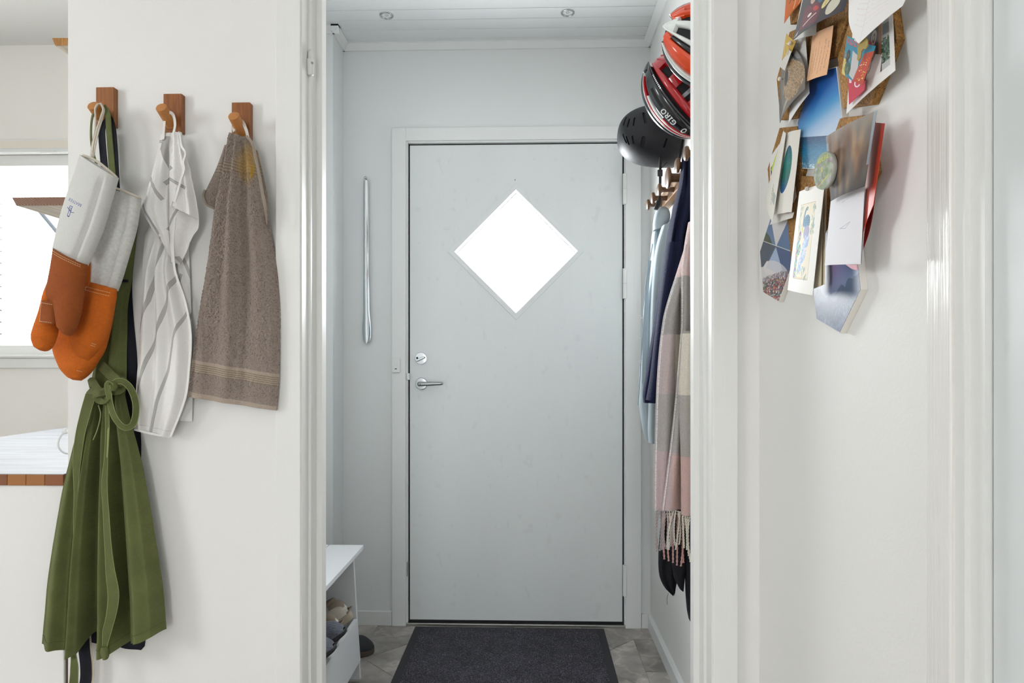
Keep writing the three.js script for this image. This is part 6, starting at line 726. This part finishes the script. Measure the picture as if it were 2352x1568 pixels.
// dog picture with the sheets behind it, and the gold tag
sheet('white_sheet', [[0.48,1.6968,-1.2267], [0.48,1.6806,-1.1805], [0.474,1.5691,-1.1495], [0.468,1.5445,-1.226]], { bulge: 0.002 }, M.note, 'white sheet behind the dog picture', 'paper');
sheet('dog_picture', [[0.476,1.7182,-1.2575], [0.47,1.6691,-1.2011], [0.462,1.5713,-1.138], [0.466,1.5586,-1.2631]], { bulge: 0.006, n: 20, off: (u, v) => [0, 0, (u < 0.5 ? -1 : 1) * 0.016 * Math.sin(Math.PI * v) * Math.abs(2 * u - 1)] }, std({ map: print(256, 512, (g) => { g.fillStyle = '#6f675f'; g.fillRect(0, 0, 256, 512); g.fillStyle = '#8d8f8c'; g.fillRect(120, 40, 136, 120); g.fillStyle = '#4a5058'; g.save(); g.translate(170, 60); g.rotate(-0.3); g.fillRect(0, 0, 22, 170); g.restore(); const r = rng(81); for (let i = 0; i < 3200; i++) { const a = r() * 6.28, d = Math.sqrt(r()), x = 165 + Math.cos(a) * d * 90, y = 305 + Math.sin(a) * d * 165; g.strokeStyle = ['rgba(176,142,100,0.5)', 'rgba(120,92,66,0.5)', 'rgba(206,178,138,0.45)'][Math.floor(r() * 3)]; g.lineWidth = 3; g.beginPath(); g.moveTo(x, y); g.lineTo(x + 8 - r() * 4, y + 16); g.stroke(); } g.fillStyle = '#3a3c44'; g.beginPath(); g.ellipse(110, 270, 22, 60, 0.15, 0, 7); g.fill(); g.fillStyle = 'rgba(160,180,196,0.6)'; g.fillRect(66, 330, 8, 40); g.fillStyle = '#544d48'; g.beginPath(); g.moveTo(0, 150); g.lineTo(70, 512); g.lineTo(0, 512); g.fill(); g.fillStyle = '#a79f93'; g.beginPath(); g.moveTo(20, 512); g.lineTo(110, 430); g.lineTo(120, 460); g.fill(); }), roughness: 0.4 }), 'curling picture of a brown shaggy dog', 'picture');
{ const t = thing('gold_tag', 'mustard tag and grey label pinned above the dog picture', 'tag', [0.466,1.6869,-1.2188]);
  wpart(t, 'tag', paper([[0.468,1.7136,-1.2364], [0.464,1.6732,-1.1819], [0.46,1.6584,-1.1911], [0.462,1.6681,-1.2415]], { bulge: 0.002 }), std({ color: '#c9a445', roughness: 0.6 }), 'mustard tag');
  wpart(t, 'label', paper([[0.46,1.6701,-1.2031], [0.458,1.6575,-1.1859], [0.458,1.6379,-1.2182], [0.46,1.661,-1.249]], { bulge: 0.001 }), std({ color: '#cfcbc4', roughness: 0.7 }), 'grey label');
  wpart(t, 'ring', new THREE.TorusGeometry(0.0085, 0.0008, 6, 30).scale(0.55, 1.15, 1).rotateY(-Math.PI / 2.6).translate(...[0.455,1.668,-1.2]), std({ color: '#e4d9a8', roughness: 0.4 })); }
// comic card, red card, wreath photograph
sheet('wreath_photograph', [[0.482,1.6047,-1.014], [0.48,1.576,-0.8994], [0.474,1.4909,-0.8818], [0.47,1.4809,-1.0076]], { bulge: 0.002 }, std({ map: print(512, 512, (g) => { g.fillStyle = '#f3f1ee'; g.fillRect(0, 0, 512, 512); g.save(); g.beginPath(); g.rect(40, 30, 432, 400); g.clip(); g.fillStyle = '#5a4a44'; g.fillRect(0, 0, 512, 512); g.fillStyle = '#c58a5c'; g.fillRect(362, 0, 34, 330); g.fillStyle = '#c9cac8'; g.fillRect(396, 0, 120, 512); g.fillStyle = '#8d959a'; g.fillRect(404, 60, 80, 90); g.fillStyle = '#eae8e3'; g.beginPath(); g.moveTo(190, 430); g.lineTo(330, 260); g.lineTo(400, 300); g.lineTo(380, 430); g.fill(); g.fillStyle = '#b59a6e'; g.beginPath(); g.moveTo(150, 400); g.lineTo(300, 230); g.lineTo(310, 260); g.lineTo(190, 420); g.fill(); for (const [x, y, a, b] of [[310, 130, '#cdbfae', '#7a5a48'], [300, 235, '#a7815f', '#e2d5c4'], [262, 310, '#b9a08a', '#e9dfd2'], [258, 190, '#b4262c', '#7a1a20']]) { g.fillStyle = a; g.beginPath(); g.ellipse(x, y, 30, 58, 0.2, 0, 7); g.fill(); g.fillStyle = b; g.beginPath(); g.ellipse(x, y, 17, 36, 0.2, 0, 7); g.fill(); g.fillStyle = a; g.beginPath(); g.ellipse(x, y, 7, 16, 0.2, 0, 7); g.fill(); } const r = rng(83); for (let i = 0; i < 170; i++) { g.fillStyle = ['#5c7561', '#78907c', '#42594a'][Math.floor(r() * 3)]; g.beginPath(); g.ellipse(400 + r() * 70, 180 + r() * 190, 6, 14, r() * 3, 0, 7); g.fill(); } g.restore(); }), roughness: 0.35 }), 'white-bordered photograph of wreaths and rings', 'photograph');
sheet('red_card', [[0.47,1.5376,-1.0035], [0.468,1.5052,-0.9466], [0.466,1.4918,-0.945], [0.464,1.4872,-0.9866]], {}, std({ map: print(256, 256, (g) => { g.fillStyle = '#d33a52'; g.fillRect(0, 0, 256, 256); g.strokeStyle = '#f6efef'; g.lineWidth = 18; g.beginPath(); g.ellipse(140, 80, 36, 40, 0.3, 0, 7); g.stroke(); g.fillStyle = '#f6efef'; g.fillRect(20, 0, 34, 70); g.fillStyle = '#b0a8a8'; g.fillRect(34, 8, 3, 50); g.fillRect(42, 8, 3, 44); }), roughness: 0.4 }), 'crimson card with a white letter below the comic card', 'card');
sheet('comic_card', [[0.466,1.5923,-0.9963], [0.462,1.535,-0.9077], [0.456,1.4926,-0.9319], [0.46,1.5393,-1.0011]], { bulge: 0.003 }, std({ map: print(512, 512, (g) => { g.fillStyle = '#2b8ba8'; g.fillRect(0, 0, 512, 512); g.fillStyle = '#d8c26a'; g.fillRect(0, 300, 130, 212); g.fillStyle = '#c9503c'; g.beginPath(); g.moveTo(512, 60); g.lineTo(400, 130); g.lineTo(330, 512); g.lineTo(512, 512); g.fill(); g.fillStyle = '#cdc6c4'; g.beginPath(); g.moveTo(190, 150); g.lineTo(330, 190); g.lineTo(360, 330); g.lineTo(330, 500); g.lineTo(230, 470); g.lineTo(220, 330); g.fill(); g.fillStyle = '#2c3038'; g.beginPath(); g.ellipse(110, 250, 50, 90, 0.1, 0, 7); g.fill(); g.fillStyle = '#3c5f52'; g.beginPath(); g.ellipse(150, 400, 80, 90, 0.3, 0, 7); g.fill(); const r = rng(85); for (let i = 0; i < 40; i++) { g.strokeStyle = ['#e3c85a', '#6fa06a', '#1c2026', '#e6a24a'][Math.floor(r() * 4)]; g.lineWidth = 5; const x = r() * 190, y = 180 + r() * 310; g.beginPath(); g.moveTo(x, y); g.lineTo(x + 20 - r() * 40, y + 34); g.stroke(); } for (let i = 0; i < 26; i++) { g.fillStyle = ['#e8b94e', '#e08a3c', '#efd9a0'][Math.floor(r() * 3)]; g.fillRect(380 + r() * 110, 130 + r() * 370, 18, 12); } g.fillStyle = '#d2453f'; g.font = 'bold 96px sans-serif'; g.fillText('FREDE', 22, 96); }), roughness: 0.35 }), 'colourful comic card with red capitals', 'card');
{ const t = thing('gold_figure_pin', 'gold cut-out figure pinned on the comic card', 'pin badge', [0.452,1.5421,-0.9249]);
  const s = (k) => ext([[0.016, 0.034], [0.024, 0.03], [0.022, 0.018], [0.03, 0.008], [0.03, -0.008], [0.022, -0.016], [0.012, -0.012], [0.004, -0.016], [0, -0.034], [-0.008, -0.04], [-0.014, -0.034], [-0.012, -0.016], [-0.012, 0.002], [-0.01, 0.014], [-0.004, 0.02], [0.004, 0.018], [0.012, 0.024]].map(([a, b]) => [a * k, b * k]), 0.0025, [0, 0, 0], [0.25, 0, 0.97], [0, 1, 0], [-0.97, 0, 0.25], 0.0006);
  part(t, 'figure', s(0.44), std({ color: '#b59f62', metalness: 0.4, roughness: 0.45 }), 'brushed gold figure'); }
// lower papers
{ const t = thing('red_envelope', 'red envelope standing off behind the blurred photograph', 'envelope', [0.46,1.3741,-0.9049]);
  wpart(t, 'front', paper([[0.472,1.4441,-0.9378], [0.452,1.4166,-0.8654], [0.452,1.3191,-0.8936], [0.462,1.2541,-0.9591]], { bulge: 0.003 }), std({ color: '#c23a22', roughness: 0.45 }), 'bright red front');
  wpart(t, 'folded_edge', paper([[0.462,1.4236,-0.8998], [0.45,1.4151,-0.8626], [0.456,1.314,-0.9015], [0.466,1.2666,-0.9523]], { bulge: -0.002 }), std({ color: '#9c1f1a', roughness: 0.5 }), 'dark red fold'); }
sheet('crowd_photograph', [[0.44,1.4475,-1.0079], [0.444,1.4348,-0.869], [0.44,1.343,-0.8922], [0.438,1.3464,-0.9874]], { bulge: 0.004, n: 20 }, std({ map: print(256, 256, (g) => { const q = g.createLinearGradient(0, 0, 0, 256); q.addColorStop(0, '#9a9086'); q.addColorStop(0.5, '#8a7764'); q.addColorStop(1, '#44413f'); g.fillStyle = q; g.fillRect(0, 0, 256, 256); const r = rng(87); for (let i = 0; i < 60; i++) { const x = r() * 256, y = 40 + r() * 190, w = 14 + r() * 20, h = 30 + r() * 60; const gr = g.createRadialGradient(x, y, 1, x, y, h); const c = ['176,136,98', '92,70,56', '110,110,112', '56,52,56', '186,150,112', '130,90,66'][Math.floor(r() * 6)]; gr.addColorStop(0, `rgba(${c},0.55)`); gr.addColorStop(1, `rgba(${c},0)`); g.save(); g.translate(x, y); g.scale(w / h, 1); g.translate(-x, -y); g.fillStyle = gr; g.fillRect(x - h, y - h, 2 * h, 2 * h); g.restore(); } g.fillStyle = 'rgba(160,186,206,0.6)'; g.fillRect(246, 0, 10, 180); g.fillStyle = 'rgba(160,186,206,0.5)'; g.fillRect(0, 30, 14, 110); }), roughness: 0.75 }), 'soft-focus photograph of raised hands standing off the wall', 'photograph');
sheet('white_note', [[0.45,1.3528,-1.0145], [0.452,1.3499,-0.9166], [0.448,1.2448,-0.9203], [0.446,1.2583,-1.0261]], { bulge: 0.003 }, std({ map: print(256, 512, (g) => { g.fillStyle = '#ecebf0'; g.fillRect(0, 0, 256, 512); scribble(g, 110, 60, 90, 12, 'rgba(150,150,160,0.7)', -0.25, 5); g.strokeStyle = 'rgba(130,134,150,0.8)'; g.lineWidth = 2; g.beginPath(); g.moveTo(110, 250); g.lineTo(180, 215); g.lineTo(150, 255); g.lineTo(110, 245); g.stroke(); }), roughness: 0.8 }), 'white folded note with a small pencil arrow', 'note');
sheet('white_note', [[0.458,1.3496,-0.9458], [0.456,1.3496,-0.9223], [0.456,1.2459,-0.9319], [0.462,1.2522,-0.9797]], {}, M.note, 'inner leaf of paper behind the pencil arrow note', 'note');
sheet('pink_ribbon', [[0.47,1.2583,-1.0131], [0.466,1.2516,-0.9674], [0.466,1.2427,-0.9661], [0.468,1.2467,-0.9858]], {}, std({ color: '#c96c80', roughness: 0.6 }), 'pink paper tip below the white folded note', 'paper');
{ const c = [0.43,1.3907,-0.9864], t = thing('button_badge', 'round green button badge with yellow lettering', 'badge', c), ax = new THREE.Vector3(-0.995, 0, 0.1).normalize();
  const map = print(256, 256, (g) => { g.fillStyle = '#9fae8e'; g.fillRect(0, 0, 256, 256); const r = rng(91); for (let i = 0; i < 90; i++) { g.fillStyle = ['rgba(170,120,160,0.4)', 'rgba(190,196,180,0.5)', 'rgba(130,150,110,0.5)', 'rgba(206,190,206,0.4)'][Math.floor(r() * 4)]; g.beginPath(); g.arc(r() * 256, 60 + r() * 180, 6 + r() * 16, 0, 7); g.fill(); } g.fillStyle = '#d8d75a'; g.textAlign = 'center'; g.font = 'bold 46px sans-serif'; g.fillText('KULFA', 128, 62); g.font = 'bold 52px sans-serif'; g.fillText('R', 128, 140); g.save(); g.translate(128, 190); g.rotate(-0.35); g.fillRect(-70, 10, 150, 7); g.restore(); });
  const disc = new THREE.CircleGeometry(1, 40); const p = disc.attributes.position; const R = 0.0265; for (let i = 0; i < p.count; i++) { const x = p.getX(i), y = p.getY(i); p.setXYZ(i, x * R, y * R, 0.006 * Math.sqrt(Math.max(0, 1 - 0.7 * (x * x + y * y)))); } disc.computeVertexNormals();
  const q = new THREE.Quaternion().setFromUnitVectors(new THREE.Vector3(0, 0, 1), ax);
  part(t, 'face', disc.clone().applyQuaternion(q), phys({ map, roughness: 0.15, clearcoat: 1, clearcoatRoughness: 0.05 }), 'printed glossy face');
  part(t, 'rim', lathe([[R * 0.995, 0.0034], [R * 1.02, 0.001], [R * 1.0, -0.003], [R * 0.9, -0.004], [0, -0.004]], [0, 0, 0], ax.toArray(), 40), std({ color: '#c9ccc4', roughness: 0.2, metalness: 0.3 }), 'pale rim'); }
// painted teal card with leaf in front
sheet('green_print', [[0.486,1.5272,-1.372], [0.486,1.5387,-1.315], [0.484,1.4398,-1.3006], [0.48,1.4001,-1.3502]], {}, std({ map: print(128, 256, (g) => { g.fillStyle = '#efede8'; g.fillRect(0, 0, 128, 256); g.fillStyle = '#46505a'; g.fillRect(10, 50, 118, 150); g.fillStyle = '#c6dd1c'; g.beginPath(); g.moveTo(14, 60); g.lineTo(128, 6); g.lineTo(128, 120); g.lineTo(60, 128); g.fill(); g.fillStyle = '#b6cc20'; g.fillRect(20, 210, 30, 26); const r = rng(93); for (let i = 0; i < 200; i++) { g.fillStyle = 'rgba(200,206,210,0.5)'; g.fillRect(10 + r() * 110, 110 + r() * 90, 2, 2); } }), roughness: 0.5 }), 'white sheet with lime and slate print at the left edge of the cork wall', 'paper');
sheet('teal_card', [[0.478,1.5396,-1.2628], [0.482,1.5272,-1.2062], [0.47,1.3817,-1.217], [0.468,1.3954,-1.3047]], { bulge: 0.004, n: 20 }, std({ map: print(256, 512, (g) => { g.fillStyle = '#e9e4da'; g.fillRect(0, 0, 256, 512); g.save(); g.translate(126, 235); g.rotate(0.07); const q = g.createLinearGradient(0, -150, 0, 150); q.addColorStop(0, '#16506e'); q.addColorStop(0.35, '#0e7a72'); q.addColorStop(0.65, '#12695e'); q.addColorStop(1, '#14509a'); g.fillStyle = q; g.beginPath(); g.ellipse(0, 0, 70, 148, 0, 0, 7); g.fill(); const r = rng(95); for (let i = 0; i < 26; i++) { g.fillStyle = 'rgba(190,230,224,0.7)'; g.beginPath(); g.arc((r() - 0.5) * 90, (r() - 0.5) * 230, 1.6, 0, 7); g.fill(); } g.restore(); g.strokeStyle = '#3a3a3a'; g.lineWidth = 4; g.beginPath(); g.moveTo(70, 90); g.lineTo(82, 20); g.stroke(); }), roughness: 0.55 }), 'cream card painted with a teal oval', 'card');
sheet('thin_leaf', [[0.474,1.5478,-1.265], [0.472,1.535,-1.2491], [0.456,1.3739,-1.2735], [0.462,1.4348,-1.3307]], { bulge: 0.002, n: 18 }, std({ map: print(128, 512, (g) => { g.fillStyle = '#e6e2d8'; g.fillRect(0, 0, 128, 512); for (let i = 0; i < 4; i++) scribble(g, 70, 330 + i * 24, 40, 12, 'rgba(40,44,44,0.8)', 1.2, 60 + i); g.fillStyle = 'rgba(80,120,110,0.35)'; g.fillRect(90, 360, 30, 60); }), roughness: 0.7 }), 'thin cream leaf with ink marks standing off beside the teal card', 'paper');
sheet('cream_leaf', [[0.482,1.4564,-1.2399], [0.48,1.4101,-1.2207], [0.48,1.4006,-1.2409], [0.48,1.4283,-1.2554]], {}, M.card, 'cream corner of paper between teal card and peacock card', 'paper');
sheet('cream_leaf', [[0.474,1.3975,-1.3144], [0.476,1.3824,-1.2204], [0.476,1.3739,-1.2285], [0.47,1.3814,-1.3268]], {}, M.card, 'cream folded strip above the pebble photograph', 'paper');
// peacock card
{ const t = thing('peacock_card', 'tall white card with a cut-out peacock in a gold frame', 'card', [0.468,1.3127,-1.151]);
  for (let k = 0; k < 2; k++) wpart(t, 'inner_leaf', paper([[0.474,1.4001,-1.1442], [0.472,1.3939,-1.0923], [0.468,1.2343,-1.0895], [0.466,1.2278,-1.1643]].map((q) => [q[0] + k * 0.004, q[1] + 0.002 * k, q[2] + 0.003 * k]), { bulge: 0.001 }), std({ color: '#e3d6ba', roughness: 0.8 }), 'cream leaf');
  const map = print(512, 1024, (g) => { g.fillStyle = '#ebe8e1'; g.fillRect(0, 0, 512, 1024); g.fillStyle = '#dccba6'; g.fillRect(96, 150, 300, 740); g.fillStyle = '#e6dbc2'; g.fillRect(116, 150, 280, 720); const r = rng(97), el = (x, y, a, b, t, c) => { g.fillStyle = c; g.beginPath(); g.ellipse(x, y, a, b, t, 0, 7); g.fill(); };
    for (let i = 0; i < 70; i++) { const k = i % 3; el(k === 0 ? 100 + r() * 60 : k === 1 ? 360 + r() * 50 : 130 + r() * 250, k === 2 ? 780 + r() * 100 : 180 + r() * 260, 8, 24, (r() - 0.5) * 1.6, ['#a9bba6', '#bccab8', '#93aba0'][Math.floor(r() * 3)]); }
    g.strokeStyle = '#2c6f96'; g.lineWidth = 26; g.beginPath(); g.moveTo(236, 200); g.quadraticCurveTo(196, 240, 200, 380); g.stroke(); el(250, 200, 22, 18, 0, '#2c6f96'); el(258, 204, 8, 8, 0, '#c5cc3c'); el(270, 330, 60, 70, 0, '#2a7f9e'); for (let i = 0; i < 24; i++) el(226 + (i % 6) * 18, 290 + Math.floor(i / 6) * 24, 6, 7, 0, '#1d4f6e'); el(280, 430, 56, 70, 0, '#7d8cb6'); for (let i = 0; i < 12; i++) { g.fillStyle = ['#a4b6d6', '#6b789f', '#d9a2b2'][i % 3]; g.fillRect(232 + i * 8, 380, 4, 110); } el(196, 400, 14, 34, 0, '#c0c83a');
    for (let i = 0; i < 60; i++) { const s = r(), x = 300 - s * 90 + (r() - 0.5) * 90, y = 480 + s * 330; el(x, y, 14, 30, 0.4, ['#a9bedb', '#c7d6e8', '#8ea9cf', '#d5cfe6'][Math.floor(r() * 4)]); el(x, y + 6, 6, 13, 0.4, '#7aa3c9'); }
    for (const [x, y, c] of [[150, 470, '#7a3a78'], [128, 560, '#3a8fae'], [126, 650, '#84305e'], [124, 740, '#2f8a86'], [120, 830, '#66458e'], [170, 600, '#4a8a72']]) { el(x, y, 26, 56, 0.1, c); el(x + 4, y + 10, 16, 34, 0.1, '#5fb3c4'); el(x + 5, y + 16, 10, 22, 0.1, '#c3cf4a'); el(x + 6, y + 20, 6, 12, 0.1, '#25407c'); }
    g.strokeStyle = 'rgba(150,132,98,0.8)'; g.lineWidth = 4; g.strokeRect(96, 150, 300, 740); });
  wpart(t, 'cover', paper([[0.466,1.4072,-1.1718], [0.464,1.3944,-1.0675], [0.458,1.2198,-1.0988], [0.456,1.239,-1.1986]], { bulge: 0.002 }), std({ map, roughness: 0.6 }), 'white cover with peacock'); }
// pins
for (const [p, lab] of [[[0.458,1.6749,-1.1919], 'pale push pin in the mustard tag'], [[0.458,1.6328,-1.2414], 'pale push pin at the left edge of the dog picture'], [[0.461,1.4008,-1.1267], 'pale push pin at the top of the peacock card'], [[0.456,1.5633,-0.9454], 'pale push pin on the comic card']]) {
  const t = thing('push_pin', lab, 'pin', p, 'push pins');
  part(t, 'head', new THREE.SphereGeometry(0.0038, 16, 12), M.pin); part(t, 'needle', cyl(0.0005, 0.0005, [0, 0, 0], [0.018, 0.0, -0.004], 6), M.steelDull); }

renderer.render(scene, camera);
